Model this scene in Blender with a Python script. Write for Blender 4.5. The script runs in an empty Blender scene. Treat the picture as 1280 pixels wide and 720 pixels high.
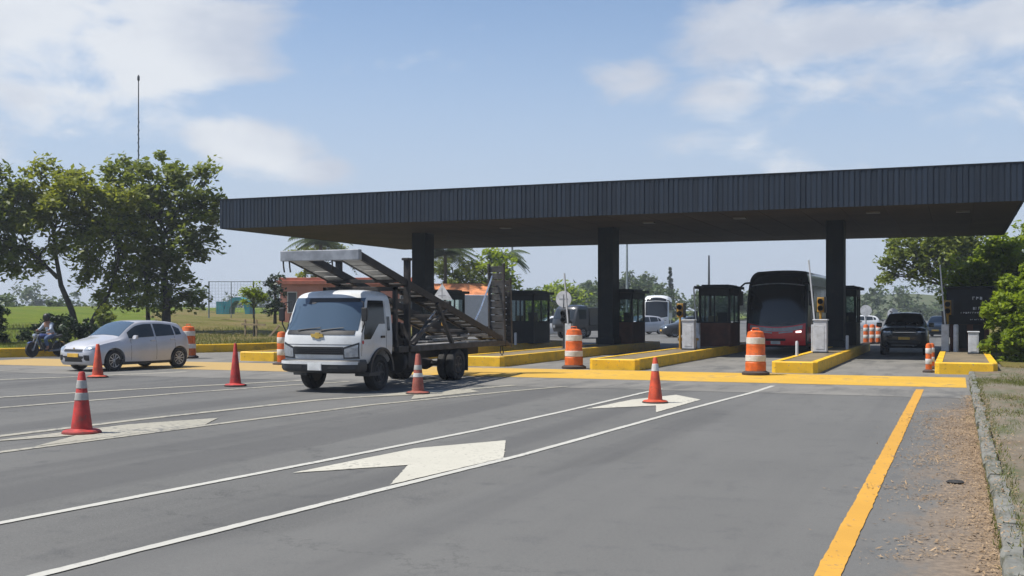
import bpy, bmesh, math, random
import numpy as np
from mathutils import Vector, Matrix
random.seed(7); rng = np.random.default_rng(11)
PI = math.pi
sc = bpy.context.scene
COL = sc.collection

# ------------------------------------------------------------------ materials
def nodes(name):
    m = bpy.data.materials.new(name); m.use_nodes = True
    nt = m.node_tree; nt.nodes.clear()
    out = nt.nodes.new('ShaderNodeOutputMaterial')
    return m, nt, out
def N(nt, t, **kw):
    n = nt.nodes.new(t)
    for k, v in kw.items():
        if k in n.inputs: n.inputs[k].default_value = v
        else: setattr(n, k, v)
    return n
def L(nt, a, b): nt.links.new(a, b)
def rgba(c): return (c[0], c[1], c[2], 1)
def mth(nt, op, a, b=None, clamp=False):
    n = nt.nodes.new('ShaderNodeMath'); n.operation = op; n.use_clamp = clamp
    for i, x in enumerate((a, b)):
        if x is None: continue
        if isinstance(x, (int, float)): n.inputs[i].default_value = x
        else: L(nt, x, n.inputs[i])
    return n.outputs[0]
def mixc(nt, fac, a, b):
    n = nt.nodes.new('ShaderNodeMix'); n.data_type = 'RGBA'
    for i, x in ((0, fac), (6, a), (7, b)):
        if isinstance(x, (int, float)): n.inputs[i].default_value = x
        elif isinstance(x, tuple): n.inputs[i].default_value = rgba(x)
        else: L(nt, x, n.inputs[i])
    return n.outputs[2]
def noise(nt, scale, detail=4, rough=.55, stretch=None, off=0):
    tc = N(nt, 'ShaderNodeTexCoord'); o = tc.outputs['Object']
    mp = N(nt, 'ShaderNodeMapping'); L(nt, o, mp.inputs[0])
    mp.inputs['Location'].default_value = (off, off*1.7, 0)
    if stretch: mp.inputs['Scale'].default_value = stretch
    n = N(nt, 'ShaderNodeTexNoise', Scale=scale, Detail=detail, Roughness=rough)
    L(nt, mp.outputs[0], n.inputs[0])
    return n.outputs[0]
def ramp(nt, x, a, b):
    n = N(nt, 'ShaderNodeMapRange'); n.interpolation_type = 'SMOOTHSTEP'
    n.inputs[1].default_value = a; n.inputs[2].default_value = b
    L(nt, x, n.inputs[0]); return n.outputs[0]
def mat(name, col, rough=.6, metal=0, var=.25, vscale=3, dirt=None, dirt_amt=.5, bump=0, bscale=40, coat=0, spec=.5):
    m, nt, out = nodes(name)
    b = N(nt, 'ShaderNodeBsdfPrincipled', Roughness=rough, Metallic=metal)
    b.inputs['Coat Weight'].default_value = coat; b.inputs['Specular IOR Level'].default_value = spec
    c = tuple(col); lo = tuple(x*(1-var) for x in c); hi = tuple(min(1, x*(1+var*.6)) for x in c)
    nz = noise(nt, vscale, 5)
    o = mixc(nt, ramp(nt, nz, .3, .7), lo, hi)
    if dirt:
        n2 = noise(nt, vscale*1.7, 6, .65, off=5.3)
        o = mixc(nt, mth(nt, 'MULTIPLY', ramp(nt, n2, .5, .68), dirt_amt), o, tuple(dirt))
    L(nt, o, b.inputs['Base Color'])
    r = N(nt, 'ShaderNodeMapRange'); r.inputs[3].default_value = max(0, rough-.1); r.inputs[4].default_value = min(1, rough+.12)
    L(nt, nz, r.inputs[0]); L(nt, r.outputs[0], b.inputs['Roughness'])
    if bump:
        n3 = noise(nt, bscale, 3)
        bp = N(nt, 'ShaderNodeBump', Strength=bump, Distance=.02); L(nt, n3, bp.inputs['Height']); L(nt, bp.outputs[0], b.inputs['Normal'])
    L(nt, b.outputs[0], out.inputs[0]); return m
def glass(name, tint=(.02, .03, .04), trans=.0, rough=.06):
    m, nt, out = nodes(name)
    b = N(nt, 'ShaderNodeBsdfPrincipled', Roughness=rough); b.inputs['Base Color'].default_value = rgba(tint)
    b.inputs['Specular IOR Level'].default_value = .5
    if trans:
        t = N(nt, 'ShaderNodeBsdfTransparent'); t.inputs[0].default_value = (.86, .92, .92, 1)
        mx = N(nt, 'ShaderNodeMixShader', Fac=trans); L(nt, b.outputs[0], mx.inputs[1]); L(nt, t.outputs[0], mx.inputs[2])
        L(nt, mx.outputs[0], out.inputs[0])
    else: L(nt, b.outputs[0], out.inputs[0])
    return m
def leafmat(name, dark, light, trans=.3):
    m, nt, out = nodes(name)
    g = N(nt, 'ShaderNodeNewGeometry'); nz = noise(nt, .9, 3)
    f = mth(nt, 'ADD', mth(nt, 'MULTIPLY', g.outputs['Random Per Island'], .6), mth(nt, 'MULTIPLY', ramp(nt, nz, .3, .7), .4))
    c = mixc(nt, f, dark, light)
    d = N(nt, 'ShaderNodeBsdfPrincipled', Roughness=.5); L(nt, c, d.inputs['Base Color']); d.inputs['Specular IOR Level'].default_value = .3
    t = N(nt, 'ShaderNodeBsdfTranslucent'); L(nt, mixc(nt, .5, c, tuple(min(1, x*1.5) for x in light)), t.inputs[0])
    mx = N(nt, 'ShaderNodeMixShader', Fac=trans); L(nt, d.outputs[0], mx.inputs[1]); L(nt, t.outputs[0], mx.inputs[2])
    L(nt, mx.outputs[0], out.inputs[0]); return m
def paint(name, col, under, wear=.5, rough=.7, ws=6):
    """road paint worn through to the surface below"""
    m, nt, out = nodes(name)
    b = N(nt, 'ShaderNodeBsdfPrincipled', Roughness=rough)
    n1 = noise(nt, ws, 8, .7); n2 = noise(nt, .7, 3, off=3)
    w = ramp(nt, mth(nt, 'ADD', mth(nt, 'MULTIPLY', n1, .7), mth(nt, 'MULTIPLY', n2, .3)), wear, wear+.12)
    c = mixc(nt, ramp(nt, n2, .3, .7), tuple(x*.85 for x in col), col)
    L(nt, mixc(nt, w, c, under), b.inputs['Base Color'])
    L(nt, b.outputs[0], out.inputs[0]); return m

ASPH = (.118, .124, .132)
def asphalt_mat():
    m, nt, out = nodes('asphalt')
    b = N(nt, 'ShaderNodeBsdfPrincipled', Roughness=.8); b.inputs['Specular IOR Level'].default_value = .35
    big = noise(nt, .18, 4, .6); streak = noise(nt, 1.0, 5, .6, (1.3, .07, 1)); mid = noise(nt, 2.2, 6, .7); fine = noise(nt, 160, 2, .7); stone = noise(nt, 45, 3, .8, off=2)
    c = mixc(nt, ramp(nt, big, .3, .7), (.106, .105, .099), (.140, .138, .129))
    c = mixc(nt, mth(nt, 'MULTIPLY', ramp(nt, streak, .45, .7), .5), c, (.145, .142, .133))
    c = mixc(nt, mth(nt, 'MULTIPLY', ramp(nt, mid, .52, .70), .55), c, (.060, .061, .062))
    c = mixc(nt, mth(nt, 'MULTIPLY', ramp(nt, stone, .52, .66), .6), c, (.19, .187, .178))
    c = mixc(nt, mth(nt, 'MULTIPLY', ramp(nt, fine, .46, .62), .5), c, (.036, .036, .037))
    oil = noise(nt, .55, 5, .6, (1, .35, 1), off=9)
    c = mixc(nt, mth(nt, 'MULTIPLY', ramp(nt, oil, .6, .72), .55), c, (.05, .05, .05))
    tracks = noise(nt, 1.0, 3, .5, (1.05, .018, 1), off=13)
    c = mixc(nt, mth(nt, 'MULTIPLY', ramp(nt, tracks, .48, .62), .55), c, (.068, .067, .066))
    tcv = N(nt, 'ShaderNodeTexCoord'); mpv = N(nt, 'ShaderNodeMapping'); L(nt, tcv.outputs['Object'], mpv.inputs[0])
    wob = N(nt, 'ShaderNodeTexNoise', Scale=1.6, Detail=6, Roughness=.7); L(nt, mpv.outputs[0], wob.inputs[0])
    va = nt.nodes.new('ShaderNodeVectorMath'); va.operation = 'ADD'; L(nt, mpv.outputs[0], va.inputs[0]); L(nt, wob.outputs[1], va.inputs[1])
    vo = N(nt, 'ShaderNodeTexVoronoi', Scale=.22); vo.feature = 'DISTANCE_TO_EDGE'; L(nt, va.outputs[0], vo.inputs[0])
    grit = noise(nt, 26, 4, .75, off=31)
    c = mixc(nt, mth(nt, 'MULTIPLY', ramp(nt, grit, .53, .68), .5), c, (.060, .060, .058))
    crack = mth(nt, 'MULTIPLY', ramp(nt, vo.outputs[0], .004, .0008), ramp(nt, noise(nt, .3, 3, off=17), .45, .6))
    c = mixc(nt, mth(nt, 'MULTIPLY', crack, .5), c, (.028, .028, .028))
    patch = noise(nt, .12, 2, .4, (1, .4, 1), off=21)
    c = mixc(nt, mth(nt, 'MULTIPLY', ramp(nt, patch, .545, .56), .35), c, (.135, .134, .128))
    # dry sediment gathered along the right-hand shoulder
    tc = N(nt, 'ShaderNodeTexCoord'); sp = N(nt, 'ShaderNodeSeparateXYZ'); L(nt, tc.outputs['Object'], sp.inputs[0])
    sh = noise(nt, 2.2, 8, .72, (1, .45, 1), off=4)
    edge = N(nt, 'ShaderNodeMapRange'); edge.inputs[1].default_value = -.75; edge.inputs[2].default_value = .30; L(nt, sp.outputs[0], edge.inputs[0])
    yy = N(nt, 'ShaderNodeMapRange'); yy.inputs[1].default_value = 23; yy.inputs[2].default_value = 19; L(nt, sp.outputs[1], yy.inputs[0])
    s = mth(nt, 'MULTIPLY', ramp(nt, mth(nt, 'ADD', mth(nt, 'MULTIPLY', edge.outputs[0], .36), sh), .54, .74), edge.outputs[0], True)
    s = mth(nt, 'MULTIPLY', s, mth(nt, 'ADD', mth(nt, 'MULTIPLY', yy.outputs[0], .8), .2))
    c = mixc(nt, s, c, mixc(nt, ramp(nt, noise(nt, 14, 5, .7, off=41), .35, .65), (.15, .105, .066), (.26, .19, .125)))
    L(nt, c, b.inputs['Base Color'])
    bp = N(nt, 'ShaderNodeBump', Strength=.5, Distance=.01); L(nt, fine, bp.inputs['Height']); L(nt, bp.outputs[0], b.inputs['Normal'])
    L(nt, b.outputs[0], out.inputs[0]); return m
def concrete_mat(name, a, bcol, stain, sc_=1.0):
    m, nt, out = nodes(name)
    b = N(nt, 'ShaderNodeBsdfPrincipled', Roughness=.85); b.inputs['Specular IOR Level'].default_value = .3
    c = mixc(nt, ramp(nt, noise(nt, .5*sc_, 6, .65), .3, .7), a, bcol)
    c = mixc(nt, mth(nt, 'MULTIPLY', ramp(nt, noise(nt, 1.1*sc_, 7, .7, (1, .3, 1), off=7), .46, .66), .85), c, stain)
    c = mixc(nt, mth(nt, 'MULTIPLY', ramp(nt, noise(nt, 30*sc_, 4, .7), .5, .75), .3), c, tuple(x*.55 for x in a))
    L(nt, c, b.inputs['Base Color']); L(nt, b.outputs[0], out.inputs[0]); return m
def grass_mat(name, a, bcol, dry, dry_lo=.52):
    m, nt, out = nodes(name)
    b = N(nt, 'ShaderNodeBsdfPrincipled', Roughness=.9); b.inputs['Specular IOR Level'].default_value = .15
    c = mixc(nt, ramp(nt, noise(nt, .35, 6, .7), .3, .7), a, bcol)
    c = mixc(nt, mth(nt, 'MULTIPLY', ramp(nt, noise(nt, .22, 6, .65, off=8), dry_lo, dry_lo+.18), .8), c, dry)
    f = noise(nt, 9, 4, .8); c = mixc(nt, mth(nt, 'MULTIPLY', ramp(nt, f, .45, .7), .5), c, tuple(x*.35 for x in a))
    L(nt, c, b.inputs['Base Color'])
    bp = N(nt, 'ShaderNodeBump', Strength=1, Distance=.12); L(nt, f, bp.inputs['Height']); L(nt, bp.outputs[0], b.inputs['Normal'])
    L(nt, b.outputs[0], out.inputs[0]); return m
def ribbed(name, col, pitch=.2):
    """vertical standing-seam sheet metal: the ribs are modelled, this adds panel to panel variation"""
    m, nt, out = nodes(name)
    b = N(nt, 'ShaderNodeBsdfPrincipled', Roughness=.6, Metallic=.0); b.inputs['Specular IOR Level'].default_value = .25
    g = N(nt, 'ShaderNodeNewGeometry')
    f = mth(nt, 'ADD', mth(nt, 'MULTIPLY', g.outputs['Random Per Island'], .55), mth(nt, 'MULTIPLY', noise(nt, 1.6, 6, .65, (1, 1, .18)), .45))
    L(nt, mixc(nt, f, tuple(x*.6 for x in col), tuple(x*1.45 for x in col)), b.inputs['Base Color'])
    L(nt, b.outputs[0], out.inputs[0]); return m
def brick(name, c1, c2, mortar, s=6):
    m, nt, out = nodes(name)
    b = N(nt, 'ShaderNodeBsdfPrincipled', Roughness=.9)
    tc = N(nt, 'ShaderNodeTexCoord'); sp = N(nt, 'ShaderNodeSeparateXYZ'); L(nt, tc.outputs['Object'], sp.inputs[0])
    cb = N(nt, 'ShaderNodeCombineXYZ'); L(nt, mth(nt, 'ADD', sp.outputs[0], sp.outputs[1]), cb.inputs[0]); L(nt, sp.outputs[2], cb.inputs[1])
    t = N(nt, 'ShaderNodeTexBrick', Scale=s); t.inputs['Color1'].default_value = rgba(c1); t.inputs['Color2'].default_value = rgba(c2); t.inputs['Mortar'].default_value = rgba(mortar)
    L(nt, cb.outputs[0], t.inputs[0])
    L(nt, mixc(nt, mth(nt, 'MULTIPLY', ramp(nt, noise(nt, .8, 5), .4, .7), .35), t.outputs[0], tuple(x*.6 for x in c1)), b.inputs['Base Color'])
    L(nt, b.outputs[0], out.inputs[0]); return m
def emit(name, col, s):
    m, nt, out = nodes(name); e = N(nt, 'ShaderNodeEmission', Strength=s); e.inputs[0].default_value = rgba(col); L(nt, e.outputs[0], out.inputs[0]); return m

def kerb_mat():
    m = mat('yellow_kerb_paint', YEL, .6, var=.15, vscale=1.5, dirt=(.34, .20, .03), dirt_amt=.5); nt = m.node_tree
    b = [n for n in nt.nodes if n.type == 'BSDF_PRINCIPLED'][0]; src = b.inputs['Base Color'].links[0].from_socket
    scuff = noise(nt, 3.2, 7, .7, (1, .5, 2.2), off=15); chip = noise(nt, 9, 6, .7, off=19)
    c = mixc(nt, mth(nt, 'MULTIPLY', ramp(nt, scuff, .57, .66), .6), src, (.10, .075, .035))
    c = mixc(nt, mth(nt, 'MULTIPLY', ramp(nt, chip, .63, .67), .85), c, (.22, .20, .17))
    L(nt, c, b.inputs['Base Color']); return m
def band_mat():
    m = paint('yellow_band_paint', (.56, .33, .03), (.27, .19, .085), .52, ws=2.5); nt = m.node_tree
    b = [n for n in nt.nodes if n.type == 'BSDF_PRINCIPLED'][0]; src = b.inputs['Base Color'].links[0].from_socket
    tc = N(nt, 'ShaderNodeTexCoord'); sp = N(nt, 'ShaderNodeSeparateXYZ'); L(nt, tc.outputs['Object'], sp.inputs[0])
    n = noise(nt, .5, 5, .6, off=6)
    f = ramp(nt, mth(nt, 'ADD', sp.outputs[0], mth(nt, 'MULTIPLY', n, 8)), -5, -16)
    L(nt, mixc(nt, mth(nt, 'MULTIPLY', f, .75), src, (.33, .235, .105)), b.inputs['Base Color']); return m
YEL = (.70, .41, .010)
M = dict(
 asphalt=asphalt_mat(),
 apron=concrete_mat('concrete_apron', (.145, .140, .128), (.19, .182, .165), (.09, .09, .087)),
 paving=concrete_mat('island_paving', (.155, .125, .080), (.20, .16, .10), (.085, .072, .05)),
 verge=concrete_mat('verge_soil', (.135, .100, .066), (.165, .148, .112), (.075, .088, .040), 1.6),
 kerbstone=concrete_mat('kerb_stone', (.13, .13, .115), (.20, .20, .18), (.060, .062, .034), 5),
 white_line=paint('white_road_paint', (.44, .43, .385), (.14, .14, .133), .545, ws=15),
 old_line=paint('worn_white_road_paint', (.33, .31, .25), (.13, .127, .117), .495, ws=9),
 arrow=paint('arrow_road_paint', (.46, .44, .37), (.17, .16, .14), .535, ws=14),
 yellow_line=paint('yellow_line_paint', (.54, .28, .030), (.16, .14, .09), .55, ws=15),
 yellow_band=band_mat(),
 yellow_kerb=kerb_mat(),
 fascia=ribbed('dark_blue_grey_sheet', (.0125, .021, .036)),
 soffit=mat('brown_soffit_sheet', (.060, .047, .036), .8, var=.3, vscale=.35, dirt=(.036, .03, .026), spec=.2),
 column=mat('dark_blue_column_paint', (.006, .010, .015), .65, var=.3, vscale=1.2, dirt=(.02, .02, .02), spec=.2),
 roofing=mat('grey_roofing', (.3, .3, .3), .8),
 black=mat('black_plastic', (.012, .012, .013), .5, vscale=8),
 soffit_lamp=mat('dull_lamp_housing', (.12, .11, .10), .5),
 rubber=mat('tyre_rubber', (.018, .018, .019), .85, vscale=9, dirt=(.06, .055, .05), dirt_amt=.5),
 dark_metal=mat('dark_painted_metal', (.025, .028, .032), .5, vscale=3),
 booth=mat('black_booth_panel', (.009, .011, .014), .6, vscale=2, spec=.2),
 booth_red=mat('dull_brick_red_booth_panel', (.085, .038, .028), .8, vscale=3, dirt=(.05, .03, .025), spec=.2),
 grey_metal=mat('grey_metal', (.30, .31, .33), .45, .5, vscale=4),
 alloy=mat('alloy_wheel', (.42, .43, .45), .35, .6, vscale=6),
 chrome=mat('bright_trim', (.6, .62, .64), .2, .9),
 silver=mat('silver_car_paint', (.46, .46, .485), .33, .25, var=.06, vscale=2, coat=.6),
 truck_white=mat('weathered_white_cab_paint', (.56, .57, .57), .4, var=.08, vscale=2, coat=.3, dirt=(.42, .40, .36), dirt_amt=.35),
 carrier=mat('rusty_grey_carrier_steel', (.062, .061, .060), .7, .3, var=.5, vscale=5, dirt=(.085, .058, .040), dirt_amt=.6, bump=.3),
 carrier_light=mat('worn_bare_carrier_steel', (.25, .245, .235), .6, .3, var=.35, vscale=5, dirt=(.10, .07, .05), dirt_amt=.7),
 pale_steel=mat('pale_grey_steel', (.36,.355,.34), .6, var=.35, vscale=4, dirt=(.3,.28,.25)),
 carrier_dark=mat('dark_carrier_steel', (.028, .026, .026), .65, .2, var=.4, vscale=4, dirt=(.07, .05, .04)),
 bus_red=mat('red_bus_paint', (.74, .030, .034), .35, var=.1, coat=.6),
 bus_dark=mat('dark_grey_bus_paint', (.022, .024, .027), .35, var=.1, coat=.5),
 suv=mat('charcoal_car_paint', (.020, .024, .028), .28, .3, var=.1, coat=.7),
 white_car=mat('white_car_paint', (.62, .63, .64), .35, var=.05, coat=.5),
 blue_grey_car=mat('blue_grey_car_paint', (.10, .12, .14), .35, .3, var=.05, coat=.5),
 dark_car=mat('dark_car_paint', (.03, .033, .038), .35, .2, var=.05, coat=.5),
 red_car=mat('red_car_paint', (.30, .02, .02), .35, var=.05, coat=.5),
 glass=glass('car_glass', (.018, .024, .03)),
 screen=glass('blue_tinted_windscreen', (.055, .085, .125), rough=.08),
 busglass=glass('dark_bus_glass', (.006, .007, .008), rough=.12),
 pane=glass('booth_glass', (.02, .025, .03), .86),
 lamp=mat('headlamp_lens', (.36, .39, .43), .15, .4, var=.2, vscale=12, coat=1),
 lit_lamp=emit('lit_headlamp', (1,.97,.9), 1.5),
 red_lens=mat('red_lens', (.45, .02, .015), .25, coat=.5), amber=mat('amber_lens', (.7, .25, .02), .3),
 gold=mat('gold_emblem', (.60, .40, .10), .3, .6),
 plate_y=mat('yellow_plate', (.60, .36, .05), .5), plate_w=mat('white_plate', (.62, .63, .62), .5),
 orange=mat('orange_plastic', (.56, .105, .010), .55, var=.3, vscale=5, dirt=(.26, .085, .03), dirt_amt=.7),
 red_cone=mat('faded_red_cone_plastic', (.40, .028, .022), .6, var=.35, vscale=6, dirt=(.15, .045, .035), dirt_amt=.8),
 orange_cone=mat('orange_red_cone_plastic', (.50, .060, .018), .6, var=.3, vscale=6, dirt=(.24, .06, .03), dirt_amt=.75),
 brown_cone=mat('grimy_cone_plastic', (.26, .065, .045), .7, var=.3, vscale=7, dirt=(.16, .10, .06), dirt_amt=.8),
 collar=mat('reflective_white_band', (.52, .51, .49), .5, var=.15, vscale=8, dirt=(.40, .37, .33), dirt_amt=.5),
 collar_grey=mat('dirty_reflective_band', (.34, .33, .31), .5, var=.2, vscale=8),
 base=mat('dark_rubber_base', (.045, .032, .028), .85, vscale=6),
 base_red=mat('red_brown_rubber_base', (.20, .035, .028), .8, vscale=6),
 white=mat('white_painted_metal', (.46, .47, .49), .5, var=.15, vscale=4, dirt=(.28, .27, .25), dirt_amt=.5),
 sign_mark=mat('grey_sign_marking', (.22, .23, .25), .6),
 yellow=mat('yellow_signal_paint', (.36, .19, .015), .5, vscale=4, dirt=(.3, .16, .03)),
 pole=mat('grey_green_pole', (.22, .25, .25), .5, .2), teal=mat('teal_play_plastic', (.05, .26, .30), .6, vscale=2),
 brick=brick('red_brick', (.46, .15, .095), (.52, .20, .13), (.46, .28, .22)), trim=mat('terracotta_trim', (.42, .13, .075), .8, vscale=1),
 tile=mat('terracotta_tile', (.52, .19, .075), .85, var=.4, vscale=2, dirt=(.25, .10, .05)), plaster=mat('pale_plaster', (.5, .47, .42), .9, vscale=1),
 window=glass('building_window', (.03, .035, .04)),
 bark=mat('tree_bark', (.055, .045, .035), .95, var=.4, vscale=6, bump=.6, bscale=14),
 leaf_a=leafmat('olive_leaves', (.065, .092, .010), (.255, .275, .024), .45),
 leaf_b=leafmat('deep_green_leaves', (.042, .070, .012), (.200, .235, .028), .42),
 leaf_c=leafmat('bright_green_leaves', (.080, .130, .008), (.27, .34, .018), .45),
 leaf_d=leafmat('dark_shrub_leaves', (.008, .020, .008), (.03, .055, .014), .2),
 leaf_e=leafmat('hedge_leaves', (.065, .110, .008), (.28, .36, .020), .48),
 leaf_f=leafmat('far_wood_leaves', (.035, .060, .024), (.095, .130, .045), .25),
 palm=leafmat('palm_fronds', (.020, .042, .012), (.08, .11, .03), .25),
 grass=grass_mat('field_grass', (.085, .130, .010), (.150, .190, .012), (.16, .155, .03)),
 bank=grass_mat('dry_bank_grass', (.095, .098, .018), (.155, .148, .030), (.20, .150, .06), .41),
 land=grass_mat('far_land', (.06, .08, .03), (.09, .10, .04), (.14, .12, .07)),
 blade=leafmat('grass_blades', (.06, .085, .012), (.19, .19, .05), .3),
 dryleaf=leafmat('dry_leaves', (.11, .07, .038), (.42, .30, .18), .1),
 denim=mat('blue_denim', (.06, .10, .19), .9, vscale=9), shirt=mat('pale_blue_shirt', (.34, .39, .46), .9, vscale=9), skin=mat('skin', (.28, .15, .10), .6, vscale=10),
 bike_blue=mat('blue_bike_paint', (.03, .05, .16), .35, coat=.5),
 wire=mat('fence_wire', (.20, .23, .24), .6, .3), wood=mat('stake_wood', (.25, .19, .12), .9),
)

# ------------------------------------------------------------------ mesh building
class MB:
    def __init__(s): s.v = []; s.f = []
    def add(s, vs, fs):
        o = len(s.v); s.v += [tuple(p) for p in vs]; s.f += [tuple(i+o for i in f) for f in fs]; return s
    def bx(s, x0, x1, y0, y1, z0, z1):
        return s.add([(x0,y0,z0),(x1,y0,z0),(x1,y1,z0),(x0,y1,z0),(x0,y0,z1),(x1,y0,z1),(x1,y1,z1),(x0,y1,z1)],
                     [(0,3,2,1),(4,5,6,7),(0,1,5,4),(1,2,6,5),(2,3,7,6),(3,0,4,7)])
    def bar(s, a, b, w, h):
        """square bar between two points, w sideways, h upwards"""
        a = Vector(a); b = Vector(b); d = (b-a).normalized()
        up = Vector((0,0,1)) if abs(d.z) < .95 else Vector((0,1,0))
        r = d.cross(up).normalized(); u = r.cross(d).normalized()
        vs = [p + r*(i*w/2) + u*(j*h/2) for p in (a, b) for i, j in ((-1,-1),(1,-1),(1,1),(-1,1))]
        return s.add(vs, [(0,1,2,3),(7,6,5,4),(0,4,5,1),(1,5,6,2),(2,6,7,3),(3,7,4,0)])
    def tube(s, pts, rad, n=8):
        pts = [Vector(p) for p in pts]; k = len(pts)
        if isinstance(rad, (int, float)): rad = [rad]*k
        rings = []; ref = None
        for i, p in enumerate(pts):
            d = (pts[min(i+1,k-1)] - pts[max(i-1,0)]).normalized()
            if ref is None: ref = Vector((1,0,0)) if abs(d.x) < .8 else Vector((0,1,0))
            r = (ref - d*ref.dot(d)).normalized(); ref = r; u = d.cross(r)
            rings.append([p + (r*math.cos(2*PI*j/n) + u*math.sin(2*PI*j/n))*rad[i] for j in range(n)])
        return s.loft(rings)
    def loft(s, rings, caps=True, closed=True):
        n = len(rings[0]); vs = [p for r in rings for p in r]; fs = []
        for i in range(len(rings)-1):
            for j in range(n if closed else n-1):
                k = (j+1) % n
                fs.append((i*n+j, i*n+k, (i+1)*n+k, (i+1)*n+j))
        if caps and closed: fs += [tuple(range(n))[::-1], tuple(range((len(rings)-1)*n, len(rings)*n))]
        return s.add(vs, fs)
    def lathe(s, prof, n=24, c=(0,0,0), axis='z'):
        rings = []
        for r, z in prof:
            ring = []
            for j in range(n):
                a = 2*PI*j/n; p = (r*math.cos(a), r*math.sin(a), z)
                if axis == 'x': p = (p[2], p[0], p[1])
                elif axis == 'y': p = (p[0], p[2], p[1])
                ring.append((p[0]+c[0], p[1]+c[1], p[2]+c[2]))
            rings.append(ring)
        return s.loft(rings)
    def prism(s, poly, axis, a, b):
        def P(u, v, w): return {'x': (w,u,v), 'y': (u,w,v), 'z': (u,v,w)}[axis]
        n = len(poly)
        vs = [P(u,v,a) for u,v in poly] + [P(u,v,b) for u,v in poly]
        return s.add(vs, [tuple(range(n))[::-1], tuple(range(n,2*n))] + [(i,(i+1)%n,n+(i+1)%n,n+i) for i in range(n)])
    def slab(s, F, nu, nv, off, back):
        """a closed plate over the surface F(u,v)->(point,normal): its outer face `off` proud, its back `back` inside"""
        A = []; B = []
        for i in range(nu+1):
            for j in range(nv+1):
                p, n = F(i/nu, j/nv); p = Vector(p); n = Vector(n); A.append(p+n*off); B.append(p-n*back)
        m = (nu+1)*(nv+1); w = nv+1; fs = []
        for i in range(nu):
            for j in range(nv):
                q = (i*w+j, (i+1)*w+j, (i+1)*w+j+1, i*w+j+1); fs += [q, tuple(x+m for x in q[::-1])]
        edge = [i*w for i in range(nu)] + [nu*w+j for j in range(nv)] + [i*w+nv for i in range(nu,0,-1)] + [j for j in range(nv,0,-1)]
        for a, b in zip(edge, edge[1:]+edge[:1]): fs.append((a, a+m, b+m, b))
        return s.add(A+B, fs)
    def mesh(s, name, smooth=None, fix=True):
        me = bpy.data.meshes.new(name); me.from_pydata(s.v, [], s.f); me.update()
        if fix:
            bm = bmesh.new(); bm.from_mesh(me); bmesh.ops.recalc_face_normals(bm, faces=bm.faces); bm.to_mesh(me); bm.free()
        if smooth:
            me.polygons.foreach_set('use_smooth', [True]*len(me.polygons)); me.set_sharp_from_angle(angle=math.radians(smooth))
        return me
    def build(s, name, m, parent=None, smooth=None, bevel=0, loc=None, rz=None, fix=True):
        me = s.mesh(name, smooth, fix); me.materials.append(m)
        o = bpy.data.objects.new(name, me); COL.objects.link(o)
        if parent: o.parent = parent
        if loc: o.location = loc
        if rz: o.rotation_euler.z = rz
        if bevel:
            b = o.modifiers.new('bevel', 'BEVEL'); b.width = bevel; b.segments = 2; b.limit_method = 'ANGLE'; b.angle_limit = math.radians(40)
        return o
def tag(o, label=None, cat=None, group=None, kind=None):
    for k, v in (('label', label), ('category', cat), ('group', group), ('kind', kind)):
        if v: o[k] = v
    return o
def thing(name, label, cat, loc=(0,0,0), rz=0, group=None):
    o = bpy.data.objects.new(name, None); COL.objects.link(o); o.empty_display_size = .3
    o.location = loc; o.rotation_euler.z = rz
    return tag(o, label, cat, group)
def dup(root, loc, rz, label, group=None):
    r = root.copy(); COL.objects.link(r); r.location = loc; r.rotation_euler = (0,0,rz); r['label'] = label
    if group: r['group'] = group
    for ch in list(root.children):
        c = ch.copy(); COL.objects.link(c); c.parent = r
        for g in ch.children:
            d = g.copy(); COL.objects.link(d); d.parent = c
    return r
def ship(o, m):
    """give one object its own material in place of the shared mesh's"""
    o.material_slots[0].link = 'OBJECT'; o.material_slots[0].material = m
def cut(o, cutters, angle=35):
    for c in cutters:
        md = o.modifiers.new('cut', 'BOOLEAN'); md.operation = 'DIFFERENCE'; md.solver = 'EXACT'; md.object = c
    dg = bpy.context.evaluated_depsgraph_get()
    me = bpy.data.meshes.new_from_object(o.evaluated_get(dg))
    o.modifiers.clear(); old = o.data; o.data = me; me.name = old.name
    for c in cutters: bpy.data.objects.remove(c)
    me.polygons.foreach_set('use_smooth', [True]*len(me.polygons)); me.set_sharp_from_angle(angle=math.radians(angle))
def struct(o): o['kind'] = 'structure'; return o

# ------------------------------------------------------------------ ground, road, markings
KP = [(-60,-62.0),(-16,-60.0),(10.1,-46.4),(32.1,-34.65),(41,-29.9),(44,-29.2),(60,-29.0),(75,-36),(120,-44),(500,-44)]   # left road edge (y, x)
def xk(y):
    return float(np.interp(y, [k[0] for k in KP], [k[1] for k in KP]))
def zf(d): return .30 + .026*d + .0007*d*d if d < 38 else .30+.988+1.011+.01*min(d-38, 60)
sheet = MB(); sheet.add([(-6000,-3000,-.06),(6000,-3000,-.06),(6000,9000,-.06),(-6000,9000,-.06)], [(0,1,2,3)])
struct(sheet.build('ground', M['land'], fix=False))
ys = [k[0] for k in KP]
rows = sorted(set(list(np.arange(-40, 60, 1.5)) + list(np.arange(60, 400, 8)) + [10.1, 32.1, 41, 44, 60, 75, 120]))
road = MB(); vs = []; fs = []
for y in rows:
    vs += [(xk(y)-.1, y, 0), (.36 if y < 33.8 else 1.4, y, 0)]
for i in range(len(rows)-1): fs.append((2*i, 2*i+1, 2*i+3, 2*i+2))
road.add(vs, fs); struct(road.build('road', M['asphalt'], fix=False))
ds = [.2,.5,1,2,3,4,6,8,11,14,18,23,28,34,40,50,65,90,130,200,300]
fld = MB(); vs = []; fs = []; w = len(ds)
for y in rows:
    for d in ds:
        bump_ = .12*math.sin(d*.9+y*.31)*math.sin(y*.23-d*.17) if d > 1 else 0
        vs.append((xk(y)-d/.88, y, zf(d)+bump_))
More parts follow.
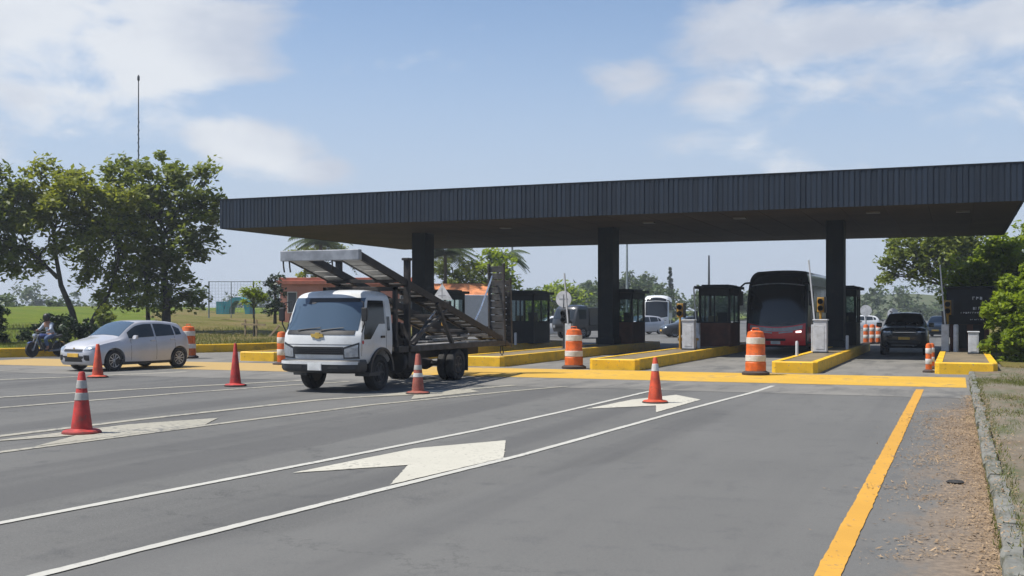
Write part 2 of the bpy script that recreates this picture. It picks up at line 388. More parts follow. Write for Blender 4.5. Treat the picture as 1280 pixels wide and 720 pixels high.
for i in range(len(rows)-1):
    for j in range(w-1): fs.append((i*w+j, (i+1)*w+j, (i+1)*w+j+1, i*w+j+1))
fld.add(vs, fs); fo = fld.build('grass_field', M['grass'], smooth=60, fix=True); struct(fo)
# dry grass bank in front of the field, right beside the kerb near the toll roof
bk = MB(); vs = []; fs = []
rb = [y for y in rows if 36 <= y <= 110]
for y in rb:
    for d in ds[:16]:
        bump_ = .12*math.sin(d*.9+y*.31)*math.sin(y*.23-d*.17) if d > 1 else 0
        px_ = xk(y)-d/.88; uu = px_*.9264+y*.3765; dd = -px_*.3765+y*.9264
        edge = max(0, min(1, (uu/dd+.335)/.04))*max(0, min(1, (y-37)/3))*max(0, min(1, (42-d)/10))*max(0, min(1, (108-y)/10))
        vs.append((xk(y)-d/.88, y, zf(d)+bump_-.06+.11*edge+.12*edge*math.exp(-((d-20)/10)**2)))
for i in range(len(rb)-1):
    for j in range(15): fs.append((i*16+j, (i+1)*16+j, (i+1)*16+j+1, i*16+j+1))
bk.add(vs, fs); struct(bk.build('grass_bank', M['bank'], smooth=60))
vg = MB(); vs = []; fs = []
xs_ = [.44,.7,1.0,1.4,2,3,5,8,12,20,40,90,250]; ry = [y for y in rows if y <= 36.5]
for y in ry:
    for x in xs_: vs.append((x, y, .10+.03*math.sin(x*2.1+y*.7)*min(1,(x-.44)*2)+max(0,x-2)*.03))
for i in range(len(ry)-1):
    for j in range(len(xs_)-1): fs.append((i*13+j, i*13+j+1, (i+1)*13+j+1, (i+1)*13+j))
vg.add(vs, fs); struct(vg.build('verge', M['verge'], smooth=60, fix=True))
vg2 = MB(); vs = []; fs = []
ry = [y for y in rows if y >= 36]; xs2 = [1.3,1.6,2.2,3,5,8,12,20,40,90,250]
for y in ry:
    for x in xs2: vs.append((x, y, .08+max(0,x-2)*.03))
for i in range(len(ry)-1):
    for j in range(len(xs2)-1): fs.append((i*11+j, i*11+j+1, (i+1)*11+j+1, (i+1)*11+j))
vg2.add(vs, fs); struct(vg2.build('roadside_grass', M['bank'], smooth=60))
ap = MB(); ap.add([(-31,24.2,.004),(.34,24.2,.004),(.34,62,.004),(-28.6,62,.004),(-28.6,42.5,.004),(-31,38.6,.004)], [(0,1,2,3,4,5)])
struct(ap.build('concrete_apron', M['apron'], fix=False))
yb = MB(); yb.add([(-32.6,27.6,.008),(.2,27.6,.008),(.2,31.9,.008),(-32.6,31.9,.008)], [(0,1,2,3)])
struct(yb.build('yellow_band', M['yellow_band'], fix=False))

def stripe(name, pts, w, m, z=.008):
    b = MB(); vs = []; fine_ = []
    for p, q in zip(pts, pts[1:]):
        k = max(1, int(math.hypot(q[0]-p[0], q[1]-p[1])/.09))
        fine_ += [(p[0]+(q[0]-p[0])*t/k, p[1]+(q[1]-p[1])*t/k) for t in range(k)]
    fine_.append(pts[-1]); wa = wb_ = 0
    for i, p in enumerate(fine_):
        a = Vector(fine_[max(i-1,0)]); c = Vector(fine_[min(i+1,len(fine_)-1)]); d = (c-a).normalized(); nrm = Vector((-d.y, d.x))
        wa = wa*.7+random.gauss(0,.0016); wb_ = wb_*.7+random.gauss(0,.0016)
        e1 = w/2+wa+random.gauss(0,.0025); e2 = w/2+wb_+random.gauss(0,.0025)
        vs += [(p[0]+nrm.x*e1, p[1]+nrm.y*e1, z), (p[0]-nrm.x*e2, p[1]-nrm.y*e2, z)]
    b.add(vs, [(2*i, 2*i+1, 2*i+3, 2*i+2) for i in range(len(fine_)-1)])
    return struct(b.build(name, m, fix=False))
stripe('white_lane_line', [(-7.9,-4),(-7.36,6.8),(-6.93,11.1),(-6.6,15),(-6.45,18.5),(-6.36,23.0),(-6.30,24.6)], .11, M['white_line'])
stripe('white_lane_line', [(-6.1,-3),(-5.66,5.6),(-5.23,9.85),(-4.95,12.5),(-4.58,18.7),(-4.15,24.3),(-4.08,26.6)], .11, M['white_line'])
stripe('white_lane_line', [(-12.7,2),(-12.55,11.6),(-12.4,14.3),(-11.85,18.9),(-10.5,22.2),(-9.9,24.5)], .20, M['old_line'])
stripe('white_lane_line', [(-11.3,2),(-11.1,10.3),(-10.72,14.7),(-10.3,18.2),(-9.2,22.6),(-8.6,24.6)], .15, M['old_line'])
stripe('white_lane_line', [(-19.2,8),(-18.3,17),(-17.4,19.9),(-16.5,22.1),(-15.6,24.3)], .24, M['old_line'])
stripe('white_lane_line', [(-17.2,8),(-16.3,15.1),(-15.6,19.5),(-14.9,22.5),(-14.3,24.2)], .18, M['old_line'])
stripe('white_lane_line', [(-24.9,14),(-23.1,21.4),(-22.0,23.9),(-21.2,26.5)], .26, M['old_line'])
stripe('white_lane_line', [(-29.5,17),(-28.3,21.4),(-26.6,25.4)], .2, M['old_line'])
stripe('yellow_edge_line', [(-.86,-4),(-.80,7.6),(-.79,26.6)], .17, M['yellow_line'])
def arrow(name, pts, m, z=.0085):
    out_ = []
    for p, q in zip(pts, pts[1:]+pts[:1]):
        k = max(1, int(math.hypot(q[0]-p[0], q[1]-p[1])/.08))
        out_ += [(p[0]+(q[0]-p[0])*t/k+random.gauss(0,.004), p[1]+(q[1]-p[1])*t/k+random.gauss(0,.004)) for t in range(k)]
    b = MB(); b.add([(x,y,z) for x,y in out_], [tuple(range(len(out_)))]); return struct(b.build(name, m, fix=False))
ARW = [(-6.71,10.15),(-6.47,12.6),(-5.72,13.85),(-5.05,12.17),(-5.33,9.83),(-5.83,11.18)]
arrow('lane_arrow', ARW, M['arrow'])
arrow('lane_arrow', [(-6.24,18.95),(-6.05,21.3),(-5.54,22.9),(-4.77,21.8),(-4.89,18.75),(-5.25,20.1)], M['arrow'])
arrow('lane_arrow', [(-12.2,10.9),(-12.0,13.6),(-11.35,15.0),(-10.85,14.0),(-11.15,10.9),(-11.6,12.1)], M['old_line'], .0095)
arrow('lane_arrow', [(-11.4,19.8),(-11.2,21.8),(-10.4,22.9),(-9.8,22.2),(-10.2,19.7),(-10.7,20.8)], M['old_line'], .0095)

# kerbs of the road edges
ke = MB(); pts = [(y, xk(y)) for y in list(np.arange(-16, 44, 2.0))+[44, 52, 60]]
def ribbon(b, pts, w, z0, z1):
    rings = [[(x-w,y,z0),(x,y,z0),(x,y,z1-.03),(x-.03,y,z1),(x-w,y,z1)] for y,x in pts]
    b.loft(rings)
ribbon(ke, pts, .28, -.05, .36)
tag(ke.build('yellow_kerb', M['yellow_kerb'], smooth=30), 'long yellow painted kerb between the plaza asphalt and the left grass field', 'kerb')
kr = MB()
y = -8.0
while y < 33:
    l = random.uniform(.85,1.05); j = random.uniform(-.02,.02); t = random.uniform(-.025,.015); rings = []
    for k in range(7):
        q = lambda a: random.uniform(-a, a)
        e = .03 if k in (0,6) else 0
        rings.append([(.29+j+q(.008), y+(l-.02)*k/6, -.05), (.29+j+q(.012), y+(l-.02)*k/6, .075+t-e+q(.012)), (.31+j+q(.012), y+(l-.02)*k/6, .108+t-e+q(.010)), (.43+j+q(.012), y+(l-.02)*k/6, .110+t-e+q(.010)), (.46+j, y+(l-.02)*k/6, .06+t)])
    kr.loft(rings); y += l
tag(kr.build('stone_kerb', M['kerbstone']), 'weathered grey stone kerb along the right road shoulder', 'kerb')

# ------------------------------------------------------------------ toll islands
def island(label, x0, x1, y0, y1, h=.34):
    t = thing('toll_island', label, 'traffic island', ((x0+x1)/2, y0, 0), 0, 'toll islands')
    hw = (x1-x0)/2; ln = y1-y0; c = .12; k = .2
    b = MB()
    outer = [(-hw+c,0),(hw-c,0),(hw,c),(hw,ln-c),(hw-c,ln),(-hw+c,ln),(-hw,ln-c),(-hw,c)]
    inner = [(-hw+k,k),(hw-k,k),(hw-k,k+.01),(hw-k,ln-k-.01),(hw-k,ln-k),(-hw+k,ln-k),(-hw+k,ln-k-.01),(-hw+k,k+.01)]
    o2 = [(x*.985, y if y > .5 else y+.03) for x, y in outer]
    b.loft([[(x,y,-.04) for x,y in outer], [(x,y,h-.03) for x,y in outer], [(x,y,h) for x,y in o2], [(x,y,h) for x,y in inner], [(x,y,h-.12) for x,y in inner]], caps=False)
    b.build('kerb', M['yellow_kerb'], t, smooth=30)
    p = MB().add([(-hw+k-.02,k-.02,h-.02),(hw-k+.02,k-.02,h-.02),(hw-k+.02,ln-k+.02,h-.02),(-hw+k-.02,ln-k+.02,h-.02)], [(0,1,2,3)])
    p.build('paving', M['paving'], t, fix=False)
    return t
IS = {'R': (-.60,1.05,33.5,53), 'B': (-5.02,-3.72,32.4,53), 'A': (-10.5,-8.92,32.1,53), '1': (-15.3,-13.6,32.7,53), '2': (-20.2,-18.5,32.9,53), '3': (-24.25,-22.6,33.2,53)}
LB = {'R': 'yellow kerbed island carrying the lettered black booth beside the roadside hedge',
      'B': 'yellow kerbed island between the red coach and the dark pickup, behind an orange barrel',
      'A': 'yellow kerbed island directly behind the orange cone with the white top collar',
      '1': 'yellow kerbed island under the middle roof column, left of the orange barrel',
      '2': 'yellow kerbed island mostly hidden behind the rear of the car carrier truck',
      '3': 'short end of the yellow kerbed island behind the plain red cone'}
for k, v in IS.items(): island(LB[k], *v)

# ------------------------------------------------------------------ toll roof
X0, X1, Y0, Y1, H0, FH = -31.3, 2.1, 41.5, 59.5, 5.6, 1.30
canopy = thing('toll_roof', 'long flat dark blue toll plaza roof on square columns', 'toll roof', ((X0+X1)/2, (Y0+Y1)/2, 0))
cx, cy = (X0+X1)/2, (Y0+Y1)/2
fa = MB(); lw, ll = (X1-X0)/2, (Y1-Y0)/2
def ribwall(b, a, c, nrm, z0, z1, pitch=.19):
    """sheet fascia built as separate narrow trapezoid panels"""
    a = Vector(a); c = Vector(c); d = c-a; n = int(d.length/pitch); u = d/n; nv = Vector(nrm)
    for i in range(n):
        p = a+u*i; q0 = p+u*.04; q1 = p+u*.20; q2 = p+u*.80; q3 = p+u*.96
        e_ = .045*random.uniform(.8,1.25); prof = [q0, q1+nv*e_, q2+nv*e_, q3, q3-nv*.05, q0-nv*.05]
        b.loft([[(v.x,v.y,z0) for v in prof], [(v.x,v.y,z1) for v in prof]])
    b.bx(min(a.x,c.x)-abs(nrm[1])*0-(.03 if nrm[0] else 0), max(a.x,c.x)+(.03 if nrm[0] else 0), min(a.y,c.y)-(.03 if nrm[1] else 0)+.0, max(a.y,c.y)+(.03 if nrm[1] else 0), z0+.01, z1-.01)
ribwall(fa, (-lw,-ll), (lw,-ll), (0,-1), H0, H0+FH)
ribwall(fa, (lw,-ll+.06), (lw,ll-.06), (1,0), H0, H0+FH)
ribwall(fa, (-lw,ll), (lw,ll), (0,1), H0, H0+FH)
ribwall(fa, (-lw,-ll+.06), (-lw,ll-.06), (-1,0), H0, H0+FH)
fa.build('fascia', M['fascia'], canopy)
MB().bx(-lw-.05, lw+.05, -ll-.06, ll+.06, H0+FH+.002, H0+FH+.05).build('coping', M['column'], canopy)
MB().bx(-lw+.05, lw-.05, -ll+.05, ll-.05, H0+.9, H0+1.0).build('roof_deck', M['roofing'], canopy)
so = MB()
n = 22
for i in range(n):
    a = -lw+.04+(2*lw-.08)*i/n; b_ = -lw+.04+(2*lw-.08)*(i+1)/n - .012
    so.bx(a, b_, -ll+.04, ll-.04, H0+.02, H0+.06)
so.bx(-lw+.05, lw-.05, -ll+.05, ll-.05, H0+.065, H0+.09)
so.build('soffit', M['soffit'], canopy)
COLX = (-24.2, -14.75, -4.75)
for x in COLX:
    c = MB().bx(x-cx-.36, x-cx+.36, 48-cy-.5, 48-cy+.5, .3, H0+.03).build('column', M['column'], canopy, bevel=.02)
    MB().bx(x-cx-.43, x-cx+.43, 48-cy-.57, 48-cy+.57, .3, .62).build('plinth', M['column'], c, bevel=.03)
for x, y in ((-3.0,44.2),(-8.2,44.8),(.2,45.0),(-12.2,45.5),(-19.0,46)):
    f = MB().bx(x-cx-.25, x-cx+.25, y-cy-.2, y-cy+.2, H0-.03, H0+.03).build('soffit_lamp', M['soffit_lamp'], canopy, bevel=.01)

# ------------------------------------------------------------------ booths and island equipment
def booth(label, x, y, w=1.35, d=2.2, h=2.35, z=.32, roof=.12, lettered=False, low='booth_red'):
    t = thing('toll_booth', label, 'toll booth', (x,y,z), 0, 'toll booths')
    hw, hd = w/2, d/2
    p = MB(); s = 1.0
    p.bx(-hw, hw, -hd, -hd+.06, 0, s).bx(-hw, hw, hd-.06, hd, 0, s).bx(-hw, -hw+.06, -hd+.06, hd-.06, 0, s).bx(hw-.06, hw, -hd+.06, hd-.06, 0, s)
    p.build('lower_panel', M[low], t)
    q = MB()
    for i in (-1,1):
        for j in (-1,1): q.bx(i*(hw-.05)-.05, i*(hw-.05)+.05, j*(hd-.05)-.05, j*(hd-.05)+.05, s, h)
        q.bx(i*(hw-.04)-.03, i*(hw-.04)+.03, -.035, .035, s, h-.25)
    q.bx(-.03, .03, -hd+.01, -hd+.07, s, h-.25)
    q.bx(-hw, hw, -hd, -hd+.05, h-.28, h).bx(-hw, hw, hd-.05, hd, h-.28, h).bx(-hw, -hw+.05, -hd+.05, hd-.05, h-.28, h).bx(hw-.05, hw, -hd+.05, hd-.05, h-.28, h)
    q.bx(-hw-.02, hw+.02, -hd-.02, -hd+.08, s, s+.05).bx(hw-.04, hw+.12, -hd*.3, hd*.5, s, s+.05)
    q.build('frame', M['booth'], t, bevel=.008)
    for i in (-1,1):
        MB().bx(i*(hw-.035)-.006, i*(hw-.035)+.006, -hd+.1, hd-.1, s+.05, h-.28).build('window', M['pane'], t)
    MB().bx(-hw+.1, hw-.1, -hd+.025, -hd+.037, s+.05, h-.28).build('window', M['pane'], t)
    MB().bx(-hw+.1, hw-.1, hd-.037, hd-.025, s+.05, h-.28).build('window', M['pane'], t)
    r = MB(); r.bx(-hw-.16, hw+.16, -hd-.22, hd+.2, h, h+roof); r.bx(-hw+.1, hw-.1, -hd+.1, hd-.1, h+roof, h+roof+.06)
    r.build('roof', M['booth'], t, bevel=.015)
    MB().bx(-.22,.22,.15,.6,0.05,.55).bx(-.24,.24,.551,.65,.3,1.45).build('chair', M['black'], t, bevel=.02)
    MB().bx(-hw+.07,hw-.07,-hd+.07,-hd+.55,.85,.95).bx(-.3,.1,-hd+.2,-hd+.25,.952,1.3).build('counter', M['paving'], t)
    return t
booth('black toll booth between the white coach and the red coach', -9.55, 47.4, h=2.45)
booth('black toll booth right behind the middle roof column', -14.5, 49.8)
booth('black toll booth seen just right of the upright truck ramp', -18.9, 48.6, h=2.3, low='booth')
booth('black toll booth right behind the right roof column, near the dark pickup', -4.55, 51.2, w=.9, h=2.45, low='booth')
booth('black toll booth mostly hidden behind the truck, under the triangular sign', -22.9, 47.5, low='booth')
# the booth by the hedge: a solid kiosk with lettering
t = thing('toll_booth', 'solid black kiosk booth with small white lettering beside the green hedge', 'toll booth', (.42,45.3,.32), 0, 'toll booths')
MB().bx(-.68,.68,-.9,.9,0,1.2).build('lower_panel', M['booth_red'], t, bevel=.015)
MB().bx(-.80,.78,-1.0,1.0,1.0,2.35).build('upper_panel', M['booth'], t, bevel=.02)
MB().bx(-.86,.84,-1.1,1.1,2.352,2.42).build('roof', M['booth'], t, bevel=.015)
MB().bx(-.55,-.1,-.93,-.901,.1,.98).build('door', M['booth'], t)
MB().bx(.12,.5,-.93,-.901,.1,.98).build('service_panel', M['booth'], t)
lt = MB()
def scrawl(x, z, w, h, n):
    for i in range(n):
        a = x+w*i/n; k = w/n*.62
        lt.bx(a, a+k*.3, -1.012, -1.001, z, z+h)
        lt.bx(a+k*.3, a+k, -1.012, -1.001, z+random.choice((0,.45,.8))*h, z+random.choice((.82,.9,1))*h)
scrawl(.10, 1.92, .38, .11, 3); scrawl(.12, 1.54, .36, .11, 4); scrawl(-.30, 1.40, .72, .06, 9); scrawl(.02, 1.16, .5, .04, 7)
lt.build('lettering', M['white'], t)

def cabinet(label, x, y, w, d, h, z=.32):
    t = thing('barrier_cabinet', label, 'barrier cabinet', (x,y,z), 0, 'white barrier cabinets')
    MB().bx(-w/2,w/2,-d/2,d/2,.04,h).build('housing', M['white'], t, bevel=.02)
    MB().bx(-w/2-.03,w/2+.03,-d/2-.03,d/2+.03,h,h+.05).build('lid', M['white'], t, bevel=.015)
    MB().bx(-w/2-.02,w/2+.02,-d/2-.02,d/2+.02,0,.05).build('foot', M['dark_metal'], t)
    MB().bx(-w*.32,w*.32,-d/2-.012,-d/2,h*.12,h*.85).build('door', M['white'], t, bevel=.006)
    return t
cabinet('tall white barrier cabinet at the foot of the right column, beside the red coach', -4.52, 40.4, .46, .4, 1.15)
cabinet('tall white barrier cabinet on the island left of the black booth and red coach', -9.62, 41.9, .46, .4, 1.12)
cabinet('short white box standing in front of the lettered black kiosk', .52, 41.4, .34, .3, .74)
def arm(label, x, y, h, lean=0, z=.32, post=1.0, box=True):
    t = thing('barrier_gate', label, 'barrier gate', (x,y,z), 0, 'raised barrier gates')
    if box:
        MB().bx(-.13,.13,-.13,.13,0,post).build('pedestal', M['white'], t, bevel=.015)
    MB().lathe([(.07,-.1),(.07,.16)], 12, (0,0,post+.06), 'y').build('pivot', M['dark_metal'], t, smooth=40)
    a = MB(); a.bar((0,-.04,post-.25), (lean*.3,-.04,post+.5), .16, .10); a.build('arm_clamp', M['dark_metal'], t, bevel=.01)
    b = MB(); b.bar((0,-.10,post), (lean,-.10,post+h), .05, .085); b.build('arm', M['white'], t, bevel=.008)
    return t
arm('raised white barrier arm beside the red coach, left of the right column', -4.78, 41.0, 2.35, -.22)
arm('raised white barrier arm beside the round white lane sign', -14.3, 41.2, 2.0, -.16)
arm('raised white barrier arm in front of the lettered black kiosk', -.42, 43.6, 2.2, -.18)
arm('raised white barrier arm seen beside the middle booth, before the white coach', -10.2, 45.8, 1.5, -.1)
def signal(label, x, y, ph=1.25, sign=None, z=.32, post='yellow'):
    t = thing('lane_signal', label, 'lane signal', (x,y,z), 0, 'lane signals')
    MB().lathe([(.10,0),(.10,.03),(.045,.04),(.045,ph)], 10).build('post', M[post], t, smooth=40)
    MB().bx(-.13,.13,-.02,.14,ph,ph+.55).build('housing', M['yellow'] if post=='yellow' else M['black'], t, bevel=.02)
    MB().bx(.131,.20,-.05,.14,ph-.02,ph+.57).build('side_shield', M['black'], t)
    for k,c in ((.15,'dark_metal'),(.40,'red_lens')):
        MB().lathe([(.085,-.06),(.085,-.021)], 14, (0,0,ph+k), 'y').build('lens', M[c], t, smooth=40)
        MB().lathe([(.10,-.16),(.10,-.021),(.09,-.021),(.09,-.16)], 14, (0,0,ph+k), 'y').build('hood', M['black'], t, smooth=40)
    if sign == 'round':
        MB().lathe([(.33,-.03),(.33,.0)], 28, (0,0,ph+.98), 'y').build('sign_disc', M['white'], t, smooth=40)
        k = MB().bx(-.19,.19,-.036,-.031,ph+.955,ph+1.005); k.bx(-.025,.025,-.036,-.031,ph+.79,ph+.952).bx(-.025,.025,-.036,-.031,ph+1.008,ph+1.17); k.build('sign_cross', M['sign_mark'], t)
        MB().lathe([(.04,ph+.6),(.04,ph+1.1)], 8).build('sign_post', M['dark_metal'], t)
    return t
signal('yellow lane signal on a yellow post, left of the white cabinet and white coach', -10.1, 42.4)
signal('yellow lane signal beside the raised arm at the red coach', -4.68, 41.8, 1.45)
signal('slim yellow lane signal hung at the front of the lettered kiosk', -.34, 44.0, 1.35)
M['dark'] = M['dark_metal']
signal('black lane signal carrying a round white sign with a grey cross', -14.62, 41.5, 1.0, 'round', post='dark')
# triangular sign behind the truck
t = thing('warning_sign', 'white triangular sign with a thin dark cross standing behind the truck ramps', 'sign', (-18.42,38.2,.47))
MB().lathe([(.05,0),(.05,1.6)], 8).build('post', M['yellow'], t)
MB().bx(-.32,.32,-.05,.15,1.2,1.74).build('signal_box', M['black'], t, bevel=.02)
MB().prism([(-.44,1.78),(.44,1.78),(0,2.40)], 'y', -.04, -.01).build('sign_plate', M['white'], t, bevel=.004)
MB().bx(-.015,.015,-.046,-.041,1.85,2.24).bx(-.16,-.016,-.046,-.041,1.93,1.955).bx(.016,.16,-.046,-.041,1.93,1.955).build('sign_cross', M['sign_mark'], t)
# bollards and rail
def bollard(label, x, y, h=.55, r=.06):
    b = MB().lathe([(r,0),(r,h-.04),(r*.7,h),(.005,h+.005)], 12)
    return tag(b.build('bollard', M['white'], None, smooth=40, loc=(x,y,.32)), label, 'bollard', 'white island bollards')
bollard('small white bollard in front of the booth left of the red coach', -9.75, 44.2)
bollard('small white bollard right of the right roof column, before its booth', -3.98, 44.5)
bollard('tall white post standing left of the lettered kiosk door', -.05, 43.4, 1.0, .09)
bollard('small white bollard in front of the red coach plate', -4.9, 37.0, .5, .05)
bollard('small white bollard at the corner of the booth right of the truck ramp', -18.2, 45.2)
t = thing('guard_rail', 'low yellow guard rail on the island before the white coach', 'guard rail', (-10.05,43.6,.32), .3)
for a in (-.3,.3): MB().lathe([(.04,0),(.04,.42)], 8, (a,0,0)).build('post', M['yellow'], t, smooth=40)
MB().bar((-.42,0,.36),(.42,0,.36),.05,.10).build('rail', M['yellow'], t, bevel=.01)
# ------------------------------------------------------------------ cones, barrels, tubes
def cone(label, x, y, m, base, bands, h=.9, r=.148, tip=.045, top=None, br=.262):
    t = thing('traffic_cone', label, 'traffic cone', (x,y,.008), random.uniform(0,1.5), 'traffic cones')
    R = lambda z: r+(tip-r)*((z-.05)/(h-.05))
    MB().lathe([(br*.93,0),(br,.012),(br,.035),(br*.9,.05),(r+.02,.058),(r,.07),(R(h-.02),h-.02),(tip*.75,h),(.003,h+.002)], 32).build('cone_body', m, t, smooth=40)
    MB().lathe([(br+.012,-.003),(br+.012,.022),(br-.005,.030),(br-.06,.030),(br-.06,-.003)], 32).build('base', base, t, smooth=40)
    for a, b, mm in bands:
        z0, z1 = h*a, h*b
        MB().lathe([(R(z0),z0),(R(z0)+.005,z0+.003),(R(z1)+.005,z1-.003),(R(z1),z1)], 32).build('reflective_band', mm, t, smooth=40)
    return t
cg, cw = M['collar_grey'], M['collar']
cone('faded red cone with two grey bands standing nearest on the left lane arrow', -11.75, 12.36, M['red_cone'], M['base_red'], [(.54,.66,cg),(.73,.86,cg)], h=.89)
cone('orange red cone without bands in front of the silver hatchback', -21.5, 23.2, M['orange_cone'], M['base'], [], h=.9)
cone('plain red cone without bands standing alone left of the white truck', -15.93, 21.7, M['red_cone'], M['base'], [], h=1.02, tip=.03, r=.135, br=.25)
cone('grimy brown cone with whitish bands beside the truck wheels', -10.76, 21.1, M['brown_cone'], M['base'], [(.42,.52,cw),(.60,.72,cg)], h=.86, tip=.05, r=.135, br=.25)
cone('orange cone with one white collar near its tip on the right lane arrow', -5.42, 20.7, M['orange_cone'], M['base'], [(.70,.86,cw)], h=.88, tip=.04, r=.14, br=.24)
def barrel(label, x, y, h=1.26, r=.275, rot=0):
    t = thing('traffic_barrel', label, 'traffic barrel', (x,y,.008), rot, 'orange and white traffic barrels')
    k = h/1.32
    MB().lathe([(r*1.04,.08*k),(r*1.04,.36*k),(r*.985,.38*k),(r*.985,.60*k),(r*.95,.62*k),(r*.95,.88*k),(r*.90,.90*k),(r*.90,1.14*k),(r*.84,1.18*k),(r*.80,1.26*k),(r*.45,1.30*k),(.01,1.31*k)], 32).build('drum', M['orange'], t, smooth=35)
    for z0,z1,rr in ((.40,.585,.985),(.91,1.10,.90)):
        MB().lathe([(r*rr,z0*k),(r*rr+.012,(z0+.01)*k),(r*rr+.012,(z1-.01)*k),(r*rr,z1*k)], 32).build('reflective_band', M['collar'], t, smooth=40)
    MB().lathe([(r*1.36,0),(r*1.40,.03),(r*1.38,.07),(r*1.1,.11),(r*1.0,.12)], 32).build('base', M['base'], t, smooth=40)
    hnd = MB(); hnd.tube([(-.09,0,1.29*k),(-.09,0,1.37*k),(.09,0,1.37*k),(.09,0,1.29*k)], .018, 8); hnd.build('handle', M['orange'], t, smooth=50)
    return t
barrel('orange and white barrel at the left end of the island with the white top cone', -11.1, 32.45)
barrel('orange and white barrel in front of the red coach', -5.25, 31.1)
barrel('orange and white barrel partly hidden behind the silver hatchback', -27.35, 34.3, 1.25)
def tube_post(label, x, y, h, r, base=.24, grp='orange and white tube posts', z=.008):
    t = thing('tube_post', label, 'delineator post', (x,y,z), 0, grp)
    MB().lathe([(r,.05),(r,h*.9),(r*.8,h*.97),(.004,h)], 20).build('tube', M['orange'], t, smooth=40)
    for a,b in ((.28,.46),(.64,.82)):
        MB().lathe([(r,h*a),(r+.006,h*a+.01),(r+.006,h*b-.01),(r,h*b)], 20).build('reflective_band', M['collar'], t, smooth=40)
    MB().lathe([(base,0),(base,.04),(r+.02,.08),(r,.09)], 20).build('base', M['base'], t, smooth=40)
    return t
tube_post('orange tube post with white bands beside the front left corner of the truck', -21.1, 31.3, 1.12, .15, .3)
tube_post('slim red and white tube post at the corner of the kiosk island', -.78, 34.3, .86, .085, .17)
tube_post('second slim tube post, just behind the one at the kiosk island corner', -.74, 36.6, .8, .08, .16)
for i,(x,y) in enumerate(((-4.75,64.5),(-4.45,65.0),(-4.15,65.5),(-3.75,66.0))):
    tube_post(['orange tube post nearest the right column booth, left of the pickup','second orange tube post in the row left of the dark pickup','third orange tube post in the row left of the dark pickup','orange tube post touching the mirror of the dark pickup'][i], x, y, 1.1, .15, .24)

